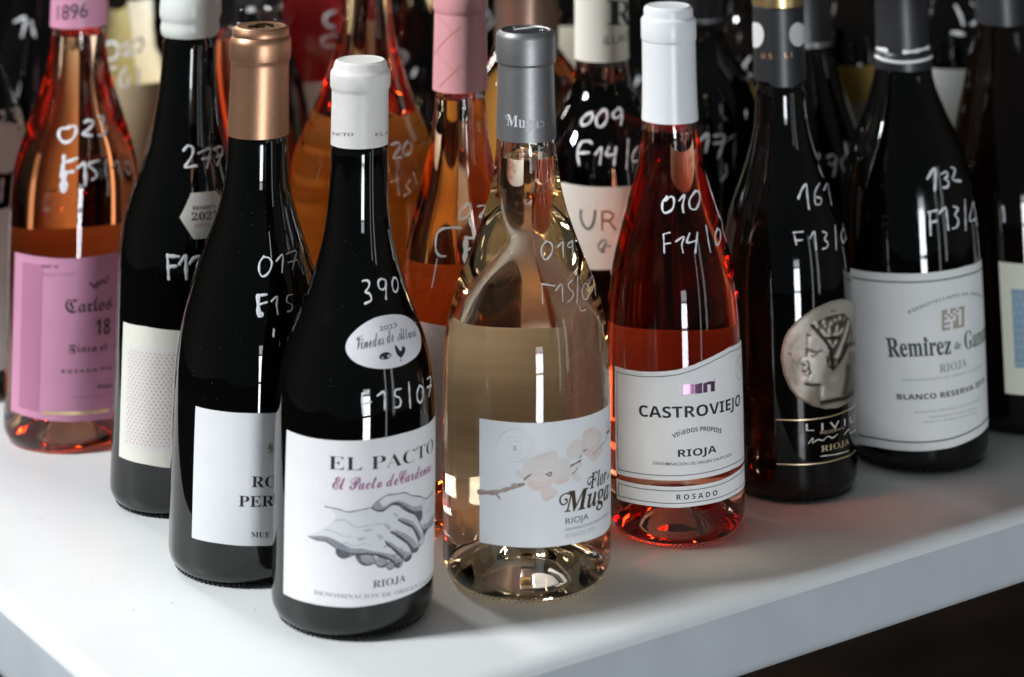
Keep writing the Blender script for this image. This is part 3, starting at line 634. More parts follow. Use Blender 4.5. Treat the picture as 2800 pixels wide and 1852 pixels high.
b.strokes('handwriting', C(1150, 600, 2.412), [[(832, 145), (800, 180), (800, 235), (825, 266), (863, 225), (868, 170), (843, 148)], [(905, 180), (938, 148), (938, 190), (942, 245)], [(1000, 142), (970, 165), (975, 185), (998, 178), (1003, 140), (1002, 245)], ([(795, 425), (885, 440)], 4.), ([(802, 430), (805, 560)], 2.), ([(890, 470), (930, 430), (938, 540)], 3.), ([(1005, 400), (975, 425), (980, 460), (1005, 480), (1000, 520), (970, 545)], 3.), ([(1035, 365), (1035, 470), (1030, 550)], 3.4), ([(1085, 420), (1065, 470), (1075, 525), (1100, 520), (1110, 460), (1090, 420)], 3.), ([(1105, 430), (1135, 378), (1155, 505)], 3.), ([(1045, 575), (1060, 605), (1090, 595)], 2.2)], 5, M_PEN)

# ------------------------------------------------------------------ bottle 3: red rose, white capsule, two-piece label
b = Bottle((1850, 1435), [(325, 75.5), (365, 78), (402, 82.5), (446, 89.5), (491, 102), (536, 115.5), (580, 129), (625, 142), (670, 154), (708, 163), (768, 173), (827, 180), (945, 184.5), (1073, 186.5), (1296, 187), (1400, 187)],
    'bottle of red rosé with a long white capsule and a framed label in two pieces', 325, heel=.009)
b.glass(clear=True, wine=W_ROSE, fill_y=352)
M_WCAP = mat('white_capsule', (.80, .82, .84), .32, spec=.55)
_nt = M_WCAP.node_tree; _tc = _nt.nodes.new('ShaderNodeTexCoord'); _mp = _nt.nodes.new('ShaderNodeMapping'); _mp.inputs['Scale'].default_value = (6, 6, 900)
_n = _nt.nodes.new('ShaderNodeTexNoise'); _n.inputs['Scale'].default_value = 1.; _n.inputs['Detail'].default_value = 2; _b = _nt.nodes.new('ShaderNodeBump'); _b.inputs['Strength'].default_value = .22; _b.inputs['Distance'].default_value = .0004
_nt.links.new(_tc.outputs['Object'], _mp.inputs[0]); _nt.links.new(_mp.outputs[0], _n.inputs['Vector']); _nt.links.new(_n.outputs['Fac'], _b.inputs['Height']); _nt.links.new(_b.outputs[0], _nt.nodes['Principled BSDF'].inputs['Normal'])
cap = b.capsule([(14, 62), (20, 66), (28, 67.5), (42, 67.5), (46, 70), (50, 74), (55, 75.4), (103, 75.6), (107, 74.8), (110, 73), (118, 73.2), (200, 74), (280, 75.4), (325, 77.8)], M_WCAP)
c = C(1600, 850, 2.24)
labp = paper((.84, .845, .85))
lab, ed = b.label([(182, 336), (240, 356), (320, 371), (400, 373), (480, 371), (560, 362), (640, 340), (720, 307), (800, 268), (880, 222), (965, 175)] and [(1600+x/2.24, 850+y/2.24) for x, y in [(182, 336), (240, 356), (320, 370), (400, 374), (480, 371), (560, 362), (640, 340), (720, 307), (800, 268), (880, 224), (950, 186)]],
    [(1600+x/2.24, 850+y/2.24) for x, y in [(190, 995), (300, 1022), (420, 1036), (540, 1041), (660, 1033), (780, 1012), (900, 970), (960, 935)]], labp, span=143)
border(b, ed, .0022, .00035, ink((.12, .13, .14)), lab)
b.text('lettering', [('sansb', 'CASTROVIEJO', c, (333, 645), (947, 575), 68, .0, (570, 655))], K, lab)
b.text('lettering', [('sansb', 'RIOJA', c, (568, 895), (803, 865), 44)], K, lab)
b.text('lettering', [('sansb', 'VIÑEDOS PROPIOS', c, (540, 782), (830, 752), 26, 0, (690, 738))], K, lab)
b.text('lettering', [('sans', 'DENOMINACIÓN DE ORIGEN CALIFICADA', c, (418, 940), (895, 885), 17, .004)], K, lab)
PUR = mat('purple_foil', (.25, .10, .22), .25, metal=.7)
b.polys('emblem', c, [[(600, 455), (640, 447), (640, 508), (600, 513)], [(648, 447), (668, 450), (668, 507), (648, 508)], [(672, 452), (716, 440), (716, 505), (672, 508)], [(722, 445), (760, 432), (793, 430), (793, 492), (768, 496), (768, 450), (748, 452), (748, 498), (722, 503)]], PUR, lab, off=.0002, smooth=False)
b.strokes('emblem', c, [[(793, 440), (793, 412)], [(606, 455), (606, 440)]], 1.5, PUR, lab, off=.0002, raised=0)
b.strokes('stamp', c, [[(945, 270), (928, 300), (920, 350), (925, 400), (940, 422), (955, 400), (962, 350), (960, 300), (947, 272)], [(930, 330), (938, 310), (940, 350), (930, 370)], [(945, 350), (955, 330), (950, 380)]], 1.4, GREY, lab, off=.0002, raised=0)
lab2, ed2 = b.label([(1600+x/2.24, 850+y/2.24) for x, y in [(194, 1026), (300, 1056), (420, 1072), (560, 1078), (700, 1066), (820, 1040), (920, 990), (962, 955)]], [(1600+x/2.24, 850+y/2.24) for x, y in [(194, 1150), (300, 1180), (420, 1198), (560, 1206), (700, 1192), (820, 1168), (920, 1122), (962, 1092)]], labp, span=143, name='lower_label')
border(b, ed2, .0018, .00035, ink((.12, .13, .14)), lab2)
b.text('lettering', [('sansb', 'R O S A D O', c, (560, 1157), (808, 1128), 32)], K, lab2)
b.band('back_label', R(152), R(216), b.z_at(1330), b.z_at(930), thin_paper((.72, .6, .55)))
b.strokes('handwriting', C(1600, 0, 2.24), [[(500, 1205), (475, 1240), (475, 1290), (495, 1305), (535, 1280), (545, 1225), (525, 1205), (492, 1230)], [(575, 1230), (608, 1197), (598, 1260), (602, 1300)], [(675, 1170), (640, 1225), (645, 1275), (680, 1280), (702, 1220), (695, 1175), (672, 1172)], ([(480, 1437), (483, 1490), (485, 1550)], 5.), ([(480, 1435), (520, 1425)], 4.), ([(488, 1495), (525, 1490)], 4.), ([(555, 1480), (605, 1450), (592, 1500), (600, 1548)], 5.), [(640, 1430), (625, 1485), (685, 1475)], [(688, 1425), (675, 1548)], ([(740, 1380), (755, 1480), (768, 1545)], 5.), [(810, 1400), (795, 1450), (805, 1500), (825, 1480), (828, 1420), (810, 1400)], ([(860, 1290), (840, 1390), (865, 1480)], 4.)], 6.6, M_PEN)

# ------------------------------------------------------------------ bottle 4: copper capsule
M_COPPER = mat('copper_foil', (.53, .29, .175), .40, metal=.85, bump=(1500, .25, .0002), vary=(600, .05))
b = Bottle((676, 1530), [(365, 80.5), (400, 82.3), (446, 85.7), (491, 89), (536, 96), (580, 109), (625, 125), (670, 141), (720, 157), (790, 177), (860, 195), (931, 206), (1001, 212), (1141, 215), (1352, 215), (1480, 215)],
    'black bottle with a copper capsule and a plain white label, behind the handshake bottle', 365, heel=.0085)
b.glass(dark=M_DARK)
cap = b.capsule([(70, 71), (75, 75), (84, 78), (92, 78.6), (96, 77.5), (100, 80), (108, 83), (114, 84), (156, 83.6), (161, 82), (166, 79.4), (176, 79), (270, 81.5), (365, 83.8)], M_COPPER)
zt = b.z_at(70); e = bmesh.new()
for k in range(26):
    a = random.uniform(0, 6.28); rr = .0065*math.sqrt(random.random()); x, y = rr*math.cos(a), rr*math.sin(a)*.9; L = random.uniform(.0008, .0022); a2 = random.uniform(0, 3.14)
    q = [(x+dx*math.cos(a2)-dy*math.sin(a2), y+dx*math.sin(a2)+dy*math.cos(a2)) for dx, dy in ((-L, -.0004), (L, -.0004), (L, .0004), (-L, .0004))]
    f = [e.verts.new((u, v, zt-.0006)) for u, v in q]; f2 = [e.verts.new((u, v, zt+.0001+random.random()*.0002)) for u, v in q]; e.faces.new(f2)
    for i in range(4): e.faces.new([f[i], f[(i+1) % 4], f2[(i+1) % 4], f2[i]])
new_obj('emblem', finish(e, 'emblem', False), mat('dark_foil_relief', (.05, .035, .02), .3, metal=.8), cap)
c = C(400, 650, 1.425)
lab, ed = b.label([(533, 1110), (600, 1124), (680, 1130), (740, 1130)], [(527, 1471), (600, 1486), (700, 1493), (740, 1492)], paper((.78, .79, .81)), span=118)
b.text('lettering', [('serif', 'RO', c, (410, 972), (510, 970), 42, 0), ('serif', 'PER', c, (360, 1047), (497, 1045), 42, 0), ('serif', 'MUE', c, (408, 1167), (482, 1167), 20)], K, lab)
b.strokes('emblem', c, [[(470+0, 820), (500, 822)], [(478, 808), (492, 835)], [(492, 806), (478, 836)], [(484, 800), (484, 842)]], 3, ink((.3, .27, .2)), lab, off=.0002, raised=0)
b.strokes('handwriting', C(700, 600, 2.413), [[(52, 245), (25, 285), (22, 345), (45, 378), (85, 350), (105, 290), (85, 255), (50, 250)], ([(135, 275), (172, 232), (178, 260), (172, 350)], 5.5), ([(200, 230), (262, 208), (255, 265), (240, 330)], 4.5), ([(212, 285), (268, 270)], 4.5)], 6, M_PEN)
b.strokes('handwriting', c, [([(435, 228), (436, 262), (438, 300)], 12.), ([(440, 303), (448, 300)], 13.), ([(435, 226), (470, 222)], 7.), ([(436, 262), (470, 252)], 8.), ([(488, 248), (510, 230), (508, 262), (513, 298)], 6.), ([(570, 222), (552, 226), (548, 250), (568, 262), (565, 283), (550, 289)], 4.)], 6, M_PEN)

# ------------------------------------------------------------------ bottle 5: white wax top, dotted label
M_WAX = mat('white_wax', (.76, .78, .74), .28, spec=.5, bump=(60, .3, .002), sss=.25)
b = Bottle((477, 1359), [(95, 72), (118, 72.5), (198, 75), (277, 82), (316, 88), (356, 93), (395, 101), (435, 113.5), (474, 127), (514, 143), (553, 156), (593, 164), (650, 171), (708, 175), (850, 176), (1181, 176), (1300, 176)],
    'black bottle dipped in white wax with a hexagonal tag on its shoulder', 95, heel=.0085)
b.glass(dark=M_DARK)
b.capsule([(-38, 62), (-30, 73), (-15, 79), (5, 83), (20, 84), (36, 84), (46, 82), (52, 79), (57, 78), (64, 79.5), (78, 80), (88, 78), (95, 74)], M_WAX, name='wax_seal')
c = C(480, 520, 5.6)
tag = b.polys('neck_label', c, [[(62, 420), (235, 45), (610, 8), (830, 330), (660, 715), (280, 752)]], paper((.72, .73, .64)), b.root, off=.00015, smooth=False)
b.polys('tag_panel', c, [[(110, 415), (262, 110), (580, 78), (760, 330), (620, 660), (310, 695)]], paper((.72, .715, .70)), tag, off=.0002, smooth=False)
b.text('lettering', [('serif', 'RESERVA', c, (258, 305), (625, 272), 55), ('serif', '2021', c, (243, 465), (655, 430), 115)], ink((.06, .07, .05)), tag, off=.00025)
b.text('lettering', [('sans', '/27', c, (450, 570), (600, 552), 55)], ink((.2, .2, .2)), tag, off=.00025)
b.text('lettering', [('sans', '026', c, (290, 572), (430, 560), 55)], ink((.60, .22, .20)), tag, off=.00025)
lab, ed = b.label([(333, 878), (400, 893), (480, 904), (540, 902)], [(331, 1250), (400, 1270), (465, 1280), (540, 1276)], paper((.78, .77, .68)), span=100)
th0, th1, fb, ft = ed
b.band('dotted_panel', th0+R(8), th1-R(8), fb(th0)+.006, ft(th0)-.009, paper((.76, .735, .72)), lab, off=.00018)
e = bmesh.new()
for i in range(24):
    for j in range(44):
        t = th0+R(11)+i*R(4.2)+(j % 2)*R(2.1); z = fb(th0)+.0085+j*.00155
        if t < th1-R(10) and z < ft(th0)-.0115:
            cc = [e.verts.new(b.pt(t+.0135*math.cos(a), z+.00045*math.sin(a), .00025)) for a in [k*1.0472 for k in range(6)]]; e.faces.new(cc)
new_obj('dot_pattern', finish(e, 'dot_pattern', False), ink((.60, .36, .31)), lab)
b.strokes('handwriting', C(400, 0, 2.24), [[(230, 920), (255, 895), (285, 905), (285, 945), (260, 990), (240, 1025), (305, 1018)], [(320, 940), (388, 910), (385, 960), (372, 1028)], [(345, 975), (395, 965)], [(415, 915), (455, 898), (466, 925), (450, 975), (432, 1010)], [(430, 960), (465, 945)]], 8, M_PEN)
b.strokes('handwriting', C(0, 600, 1.844), [[(845, 182), (848, 240), (851, 300)], [(845, 185), (903, 188)], [(850, 240), (888, 236)], ([(905, 225), (935, 187), (938, 240), (940, 300)], 11.), ([(955, 225), (980, 195), (1012, 190), (1000, 225), (992, 250)], 10.)], 9, M_PEN)

# ------------------------------------------------------------------ bottle 6: pink label, far left
b = Bottle((186, 1187), [(66, 72), (99, 72.5), (158, 79), (198, 87), (237, 99), (277, 112), (316, 126), (356, 140), (395, 153), (435, 164), (474, 170), (553, 174), (620, 175), (780, 175), (1169, 175)],
    'bottle of orange rosé with a bright pink label and pink neck sleeve', 66, heel=.009)
b.glass(clear=True, wine=W_CORAL, fill_y=92)
M_PINKCAP = mat('pink_sleeve', (.68, .30, .44), .45)
cap = b.capsule([(-170, 70), (-160, 76), (-100, 77), (-20, 77), (66, 78.6)], M_PINKCAP)
b.swap(); b.text('lettering', [('sans', '1896', C(0, 0, 2.529), (445, 134), (655, 118), 100, .004)], K, cap, off=.00015); b.swap()
c = C(0, 680, 3.136)
labp = paper((.63, .28, .43))
lab, ed = b.label([(x/3.136, 680+y/3.136) for x, y in [(133, 6), (260, 45), (400, 70), (600, 88), (800, 78), (1000, 45)]], [(x/3.136, 680+y/3.136) for x, y in [(133, 1392), (300, 1450), (450, 1478), (620, 1488), (800, 1482), (1000, 1455)]], labp, span=128)
th0, th1, fb, ft = ed
ta = b.hit(185/3.136, 1000)[0]; tb = b.hit(362/3.136, 1000)[0]
b.grid_patch('side_panel', (ta, tb, lambda t: (fb(t)+.0035, ft(t)-.004)), paper((.47, .19, .30)), lab, off=.00018)
b.text('lettering', [('frak', 'Carlos', c, (580, 552), (975, 525), 118), ('sansb', '18', c, (835, 745), (958, 735), 130), ('frak', 'Finca el', c, (600, 890), (935, 875), 65), ('sansb', 'R O S A D O', c, (540, 1066), (840, 1060), 28), ('sansb', 'R I O', c, (880, 1050), (968, 1045), 28), ('sansb', 'RIOJA', c, (845, 1207), (960, 1197), 30), ('sansb', 'REF N', c, (393, 160), (525, 165), 24)], K, lab)
b.text('lettering', [('sans', 'FINCA Y VINO', c, (395, 228), (662, 232), 22), ('sans', 'ooooooooooooo', c, (610, 1280), (950, 1265), 10)], ink((.25, .1, .18)), lab)
b.strokes('emblem', c, [([(800, 300), (830, 330), (870, 290), (850, 340)], 6), ([(880, 310), (900, 280), (930, 300), (950, 240)], 6)], 5, ink((.2, .08, .13)), lab, off=.0002, raised=0)
b.strokes('gold_line', c, [[(390, 1405), (540, 1414), (700, 1415), (850, 1405), (930, 1395)]], 8, mat('gold_foil', (.80, .60, .34), .35, metal=.7), lab, off=.0002, raised=0, vary=0)
b.band('back_label', R(145), R(222), b.z_at(1150), b.z_at(640), thin_paper((.72, .62, .5)))
b.strokes('handwriting', C(0, 250, 4.48), [([(868, 452), (810, 460), (785, 530), (820, 605), (880, 625), (950, 590), (998, 500), (990, 430), (950, 430), (890, 450)], 9.), [(1105, 380), (1150, 362), (1205, 375), (1200, 420), (1140, 480), (1075, 525), (1130, 540), (1190, 550)], [(1265, 312), (1320, 322), (1342, 360), (1310, 400), (1350, 440), (1363, 500), (1330, 543), (1275, 545)], ([(845, 800), (835, 900), (820, 1000)], 12.), ([(835, 1020), (840, 1110), (832, 1200)], 24.), ([(850, 870), (930, 850), (1005, 822)], 10.), ([(850, 1000), (955, 985)], 12.), ([(1010, 940), (1090, 890), (1103, 960), (1103, 1150)], 11.), [(1270, 855), (1160, 890), (1150, 920), (1230, 990), (1240, 1050), (1185, 1090)], [(1360, 860), (1350, 980), (1380, 1130), (1380, 1280)], [(1430, 950), (1500, 860), (1520, 960), (1545, 1060)], [(1600, 870), (1598, 960), (1635, 1030), (1655, 960), (1635, 880), (1600, 868)]], 8.5, M_PEN)
b.root.rotation_euler = (0, -R(1.1), 0)
# raised maker's mark in the shoulder glass
b.strokes('embossed_mark', C(0, 0, 2.529), [[(350, 1330), (430, 1320)], [(330, 1400), (350, 1380), (390, 1400)], [(340, 1450), (400, 1440)], [(350, 1500), (390, 1510)]], 7, glass_mat(), off=.0001, raised=.0009)

# ------------------------------------------------------------------ bottle 7: coin medallion
M_BLACKCAP = mat('black_foil', (.022, .023, .026), .38, spec=.5, bump=(900, .15, .0003))
b = Bottle((2163, 1318), [(200, 68), (268, 68.5), (312, 70), (357, 77), (402, 87), (446, 101), (500, 121), (560, 144), (620, 162), (690, 174), (760, 179.5), (850, 181), (1250, 181)],
    'black bottle with an ancient coin medallion and fine gold lines around its foot', 236, heel=.008)
b.glass(dark=M_DARK)
M_GOLD = mat('gold_foil_cap', (.62, .46, .22), .3, metal=.9)
cap = b.capsule([(12, 68.5), (13, 69.5), (120, 69.5), (214, 70.5)], M_BLACKCAP)
b.capsule([(-62, 62), (-56, 68), (-10, 70.5), (11, 70.8), (12.2, 69.6)], M_GOLD, name='gold_capsule_top')
c = C(2000, 0, 2.24)
b.swap(); b.polys('capsule_tail', c, [[(170, 440), (265, 536), (388, 530), (460, 440), (458, 380), (160, 380)]], M_BLACKCAP, cap, off=.0002, smooth=False); b.swap()
ov = lambda x, y, a, bb: [(x+a*math.cos(k*.5236), y+bb*math.sin(k*.5236)) for k in range(12)]
b.swap(); b.polys('coin_print', c, [ov(405, 212, 52, 74), ov(150, 215, 50, 78)], ink((.62, .60, .60)), cap, off=.0002); b.swap()
b.swap(); b.text('lettering', [('sansb', 'U S', c, (185, 358), (250, 360), 32), ('sansb', 'L I', c, (325, 355), (375, 350), 32)], mat('copper_ink', (.45, .28, .16), .4, metal=.5), cap, off=.00015); b.swap()
c = C(2120, 800, 4.75)
COIN = mat('old_silver', (.36, .32, .27), .42, metal=.35, bump=(260, .5, .001), vary=(160, .18))
def coin_material():
    m = mat('old_silver', (.4, .37, .3), .45, metal=.2, bump=(420, .35, .0006)); nt = m.node_tree; p = nt.nodes['Principled BSDF']
    at = nt.nodes.new('ShaderNodeAttribute'); at.attribute_name = 'coin_shading'  # painted light and dark of the portrait, used as base colour
    cr = nt.nodes.new('ShaderNodeValToRGB'); cr.color_ramp.elements[0].color = (.52, .49, .435, 1); cr.color_ramp.elements[1].color = (.012, .010, .007, 1)
    k = cr.color_ramp.elements.new(.45); k.color = (.20, .17, .125, 1)
    nt.links.new(at.outputs['Fac'], cr.inputs[0]); nt.links.new(cr.outputs[0], p.inputs['Base Color'])
    return m
def seg_dist(X, Y, pts):
    d = np.full(X.shape, 1e9)
    for (x0, y0), (x1, y1) in zip(pts, pts[1:]):
        dx, dy = x1-x0, y1-y0; t = np.clip(((X-x0)*dx+(Y-y0)*dy)/(dx*dx+dy*dy+1e-9), 0, 1)
        d = np.minimum(d, np.hypot(X-x0-t*dx, Y-y0-t*dy))
    return d
def inside(X, Y, pts):
    r = np.zeros(X.shape, bool); q = pts + pts[:1]
    for (x0, y0), (x1, y1) in zip(q, q[1:]):
        c_ = ((y0 > Y) != (y1 > Y)) & (X < (x1-x0)*(Y-y0)/((y1-y0) or 1e-9)+x0); r ^= c_
    return r
sstep = lambda v, a_, b_: np.clip((v-a_)/(b_-a_), 0, 1)**2*(3-2*np.clip((v-a_)/(b_-a_), 0, 1))
gx = np.linspace(66, 1062, 150); gy = np.linspace(76, 1520, 200); X, Y = np.meshgrid(gx, gy)
OUT = [(70, 860), (80, 740), (110, 600), (170, 480), (300, 345), (500, 205), (700, 115), (850, 80), (950, 95), (1020, 150), (1050, 260), (1059, 420), (1061, 900), (1045, 1200), (1020, 1340), (940, 1440), (820, 1500), (650, 1515), (480, 1480), (300, 1385), (180, 1240), (105, 1060)]
def sd(pts): d_ = seg_dist(X, Y, pts + pts[:1]); return np.where(inside(X, Y, pts), d_, -d_)
HEAD = [(395, 480), (470, 430), (560, 350), (680, 300), (860, 270), (940, 330), (975, 470), (985, 640), (940, 800), (900, 900), (900, 1100), (870, 1300), (800, 1370), (600, 1420), (550, 1330), (560, 1220), (390, 1185), (372, 1130), (400, 1085), (360, 1050), (355, 1000), (320, 975), (345, 930), (295, 895), (330, 820), (378, 730), (380, 600)]
HAIR = [(470, 420), (600, 330), (760, 285), (880, 265), (955, 350), (985, 520), (970, 700), (900, 720), (840, 860), (790, 960), (740, 1000), (690, 980), (640, 850), (600, 760), (690, 760), (600, 600), (520, 500)]
hd = sd(HEAD); hr = sd(HAIR); od = sd(OUT)
Hh = .9*sstep(hd, -6, 60); dark = .20 + .10*np.sin(X*.011+Y*.006) + .22*sstep(Y, 900, 1500) + .12*sstep(X, 700, 1060)  # portrait shading painted in: darker to the right and bottom, lighter on the face
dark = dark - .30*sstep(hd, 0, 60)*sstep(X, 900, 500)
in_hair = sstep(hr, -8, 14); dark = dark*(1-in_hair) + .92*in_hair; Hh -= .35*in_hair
def blob(x, y, rx, ry, ang, h, lite=0.):
    global Hh, dark
    ca, sa = math.cos(R(ang)), math.sin(R(ang)); u = ((X-x)*ca+(Y-y)*sa)/rx; v = (-(X-x)*sa+(Y-y)*ca)/ry; g = np.exp(-(u*u+v*v)*1.3)
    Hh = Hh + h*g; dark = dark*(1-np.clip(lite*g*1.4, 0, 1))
for q in ((560, 960, 130, 150, 0, .5, .2), (460, 620, 60, 90, 20, .4, .8), (560, 590, 40, 120, -40, .4, .75), (325, 870, 28, 70, 15, .5, .6), (360, 985, 40, 20, 0, .4, .7), (405, 1055, 45, 26, 10, .45, .85), (420, 1125, 70, 36, -10, .4, .8), (485, 795, 34, 22, 0, .4, .6), (530, 880, 70, 60, 0, .3, .8), (640, 790, 48, 44, 0, .5, .8), (680, 920, 26, 48, 0, .5, .6), (775, 910, 24, 46, 10, .4, .45), (620, 1250, 40, 70, 10, .4, .55), (600, 1330, 30, 60, 0, .2, .5), (720, 1110, 90, 60, -50, .3, .5),
          (525, 415, 34, 46, 0, .8, .95), (612, 370, 30, 40, 0, .7, .9), (630, 430, 24, 36, 0, .5, .7), (700, 395, 30, 44, 20, .7, .85), (755, 350, 30, 36, 30, .6, .7), (812, 325, 24, 42, 20, .7, .85), (875, 330, 16, 60, 30, .4, .5),
          (605, 500, 28, 62, -35, .8, .95), (680, 490, 26, 66, 0, .8, .95), (650, 545, 60, 34, 20, .7, .9), (775, 460, 24, 60, 10, .8, .9), (830, 490, 22, 60, 30, .8, .9), (770, 530, 60, 30, -20, .7, .9), (690, 635, 22, 46, -25, .7, .85), (760, 640, 22, 56, 25, .7, .85), (725, 690, 28, 22, 0, .5, .7), (985, 750, 26, 40, 20, .5, .6), (930, 600, 18, 80, 25, .5, .5), (840, 800, 70, 90, 20, .2, .3)): blob(*q)
def line(pts, w, h, dk):
    global Hh, dark
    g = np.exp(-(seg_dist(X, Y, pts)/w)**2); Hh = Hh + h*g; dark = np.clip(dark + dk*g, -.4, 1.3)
for pts, w, h, dk in (([(440, 480), (540, 590), (650, 690)], 24, .5, -.8), ([(925, 375), (860, 600), (770, 830)], 22, .8, -1.), ([(470, 430), (560, 540), (640, 640), (700, 740), (730, 860), (735, 990)], 15, -.5, .8), ([(650, 585), (730, 575), (800, 590)], 11, -.4, .7), ([(895, 700), (840, 850), (800, 900)], 18, -.4, .7), ([(880, 690), (1000, 660)], 20, -.3, .6),
    ([(395, 810), (405, 735), (450, 745), (530, 770), (585, 745)], 20, -.4, .75), ([(450, 810), (490, 825), (530, 795)], 9, -.3, .6), ([(405, 545), (450, 550)], 13, -.3, .55), ([(410, 890), (432, 930), (425, 970)], 17, -.4, .7), ([(425, 985), (450, 1030), (430, 1050)], 17, -.4, .9), ([(345, 935), (395, 935)], 10, -.4, .4), ([(350, 1022), (400, 1010)], 9, -.4, .6), ([(395, 1185), (480, 1200), (560, 1195)], 16, -.5, .8), ([(560, 1230), (565, 1330), (557, 1400)], 13, -.2, .22), ([(930, 960), (915, 1150), (885, 1300)], 40, -.4, .5), ([(700, 1010), (620, 1190)], 90, 0, .22), ([(980, 800), (985, 1300)], 60, -.2, .4), ([(250, 900), (270, 1150)], 60, 0, .18), ([(480, 1300), (420, 1440)], 50, 0, .15), ([(640, 900), (610, 1060)], 40, 0, .12), ([(600, 1430), (740, 1400), (900, 1370), (980, 1310)], 24, -.5, .9), ([(660, 880), (670, 960)], 14, -.3, .6), ([(590, 350), (560, 400), (480, 440)], 12, -.2, .3), ([(170, 790), (190, 800)], 16, -.1, .35), ([(720, 240), (760, 235)], 14, -.1, .35), ([(200, 700), (290, 560)], 40, 0, .12)): line(pts, w, h, dk)
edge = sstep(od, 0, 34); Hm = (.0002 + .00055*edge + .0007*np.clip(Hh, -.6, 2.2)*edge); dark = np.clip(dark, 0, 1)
ng = 26; hx = np.linspace(66, 1062, ng); hy = np.linspace(76, 1520, 14); HT = np.array([[b.hit(2120+x/4.75, 800+y/4.75) for x in hx] for y in hy])
ii = (np.clip((gx-66)/(1062-66), 0, 1)*(ng-1)); jj = np.clip((gy-76)/(1520-76), 0, 1)*13
e = bmesh.new(); V = {}; al = e.verts.layers.float.new('coin_shading')
for r_ in range(200):
    j0 = min(int(jj[r_]), 12); fj = jj[r_]-j0
    for q_ in range(150):
        if od[r_, q_] < -1: continue
        i0 = min(int(ii[q_]), ng-2); fi = ii[q_]-i0
        tz = (HT[j0, i0]*(1-fi)+HT[j0, i0+1]*fi)*(1-fj) + (HT[j0+1, i0]*(1-fi)+HT[j0+1, i0+1]*fi)*fj
        v = e.verts.new(b.pt(float(tz[0]), float(tz[1]), float(Hm[r_, q_]))); v[al] = float(dark[r_, q_]); V[r_, q_] = v
for (r_, q_), v in V.items():
    n4 = [V.get(k) for k in ((r_+1, q_), (r_+1, q_+1), (r_, q_+1))]
    if all(n4): e.faces.new([v] + n4)
new_obj('medallion', finish(e, 'medallion', True, 180), coin_material(), b.root)
c = C(2000, 700, 2.24)
GL = mat('gold_print', (.70, .55, .34), .35, metal=.6)
b.strokes('gold_lines', c, [[(275, 1003), (400, 1006), (500, 1000), (620, 980), (720, 940), (765, 905)], [(280, 1275), (380, 1278), (480, 1276), (600, 1260), (720, 1222), (760, 1190)]], 2.6, GL, off=.0001, raised=0, vary=0)
b.text('lettering', [('sans', 'L I V I U S', c, (455, 1072), (805, 985), 44)], ink((.6, .58, .55)), b.root, off=.0001)
b.text('lettering', [('sans', 'RESERVA', c, (545, 1092), (690, 1060), 18), ('serif', 'RIOJA', c, (548, 1200), (720, 1150), 36)], GL, b.root, off=.0001)
b.strokes('lettering', c, [[(470, 1150), (500, 1115), (495, 1145), (530, 1125), (560, 1130), (590, 1105), (620, 1115), (650, 1090)], [(690, 1095), (720, 1060), (725, 1085), (760, 1065)], [(545, 1228), (640, 1215), (715, 1195)]], 2.4, ink((.6, .57, .5)), off=.0001, raised=0)
b.strokes('handwriting', C(2000, 0, 2.24), [([(410, 1215), (432, 1160), (458, 1132), (465, 1200), (475, 1280)], 6.), [(540, 1122), (512, 1180), (515, 1248), (543, 1250), (550, 1218), (520, 1208)], [(565, 1165), (588, 1127), (600, 1190), (612, 1253)], [(380, 1425), (438, 1420)], [(385, 1440), (398, 1500)], [(395, 1475), (435, 1470)], [(480, 1460), (508, 1422), (520, 1528)], [(560, 1420), (585, 1432), (570, 1465), (590, 1490), (585, 1515), (560, 1525)], [(635, 1380), (642, 1530)], [(690, 1387), (672, 1440), (685, 1488), (700, 1440), (690, 1385)], [(715, 1375), (712, 1420), (722, 1425), (720, 1470)]], 5, M_PEN)

# ------------------------------------------------------------------ bottle 8: right, green-ruled white label
b = Bottle((2512, 1235), [(172, 74), (188, 76), (223, 85), (268, 98), (312, 114), (357, 136), (384, 148), (446, 165), (513, 176), (600, 184), (700, 189), (820, 190), (1180, 190)],
    'black bottle with a white label ruled in grey green and a white ringed capsule', 180, heel=.008)
b.glass(dark=M_DARK)
cap = b.capsule([(-165, 62), (-158, 70), (-120, 74), (-60, 74), (-50, 70), (60, 71), (135, 73), (140, 76), (158, 79), (168, 79.5), (182, 79)], M_BLACKCAP)
c = C(2000, 0, 2.24)
b.swap(); b.strokes('white_ring', c, [[(884, 345), (930, 366), (1000, 380), (1060, 383), (1130, 378), (1195, 362), (1234, 342)]], 8, M_PEN, cap, off=.0002, raised=.0003, vary=0); b.swap()
b.swap(); b.strokes('lettering', c, [([(890, 295), (950, 310)], 9), ([(1060, 320), (1140, 312), (1224, 285)], 9)], 8, M_PEN, cap, off=.00015, raised=0, vary=.4); b.swap()
c = C(2000, 700, 2.24)
labp = paper((.79, .81, .81))
lab, ed = b.label([(2330, 735), (2395, 745), (2450, 748), (2510, 748), (2580, 741), (2640, 728), (2685, 706)], [(2330, 1206), (2395, 1222), (2450, 1231), (2520, 1234), (2600, 1224), (2660, 1200), (2692, 1176)], labp, span=168)
GG = ink((.13, .16, .13))
border(b, ed, .0042, .0008, GG, lab, 'tb')
c = C(2380, 780, 3.92)
b.text('lettering', [('serif', 'Remirez', c, (195, 768), (862, 735), 195, .008, (520, 760)), ('serif', 'de', c, (900, 692), (968, 672), 80), ('serif', 'Ganuza', c, (1008, 690), (1262, 560), 190, 0)], ink((.05, .065, .05)), lab)
b.strokes('lettering', c, [[(590, 615), (612, 588)]], 3, ink((.05, .065, .05)), lab, off=.0002, raised=0)
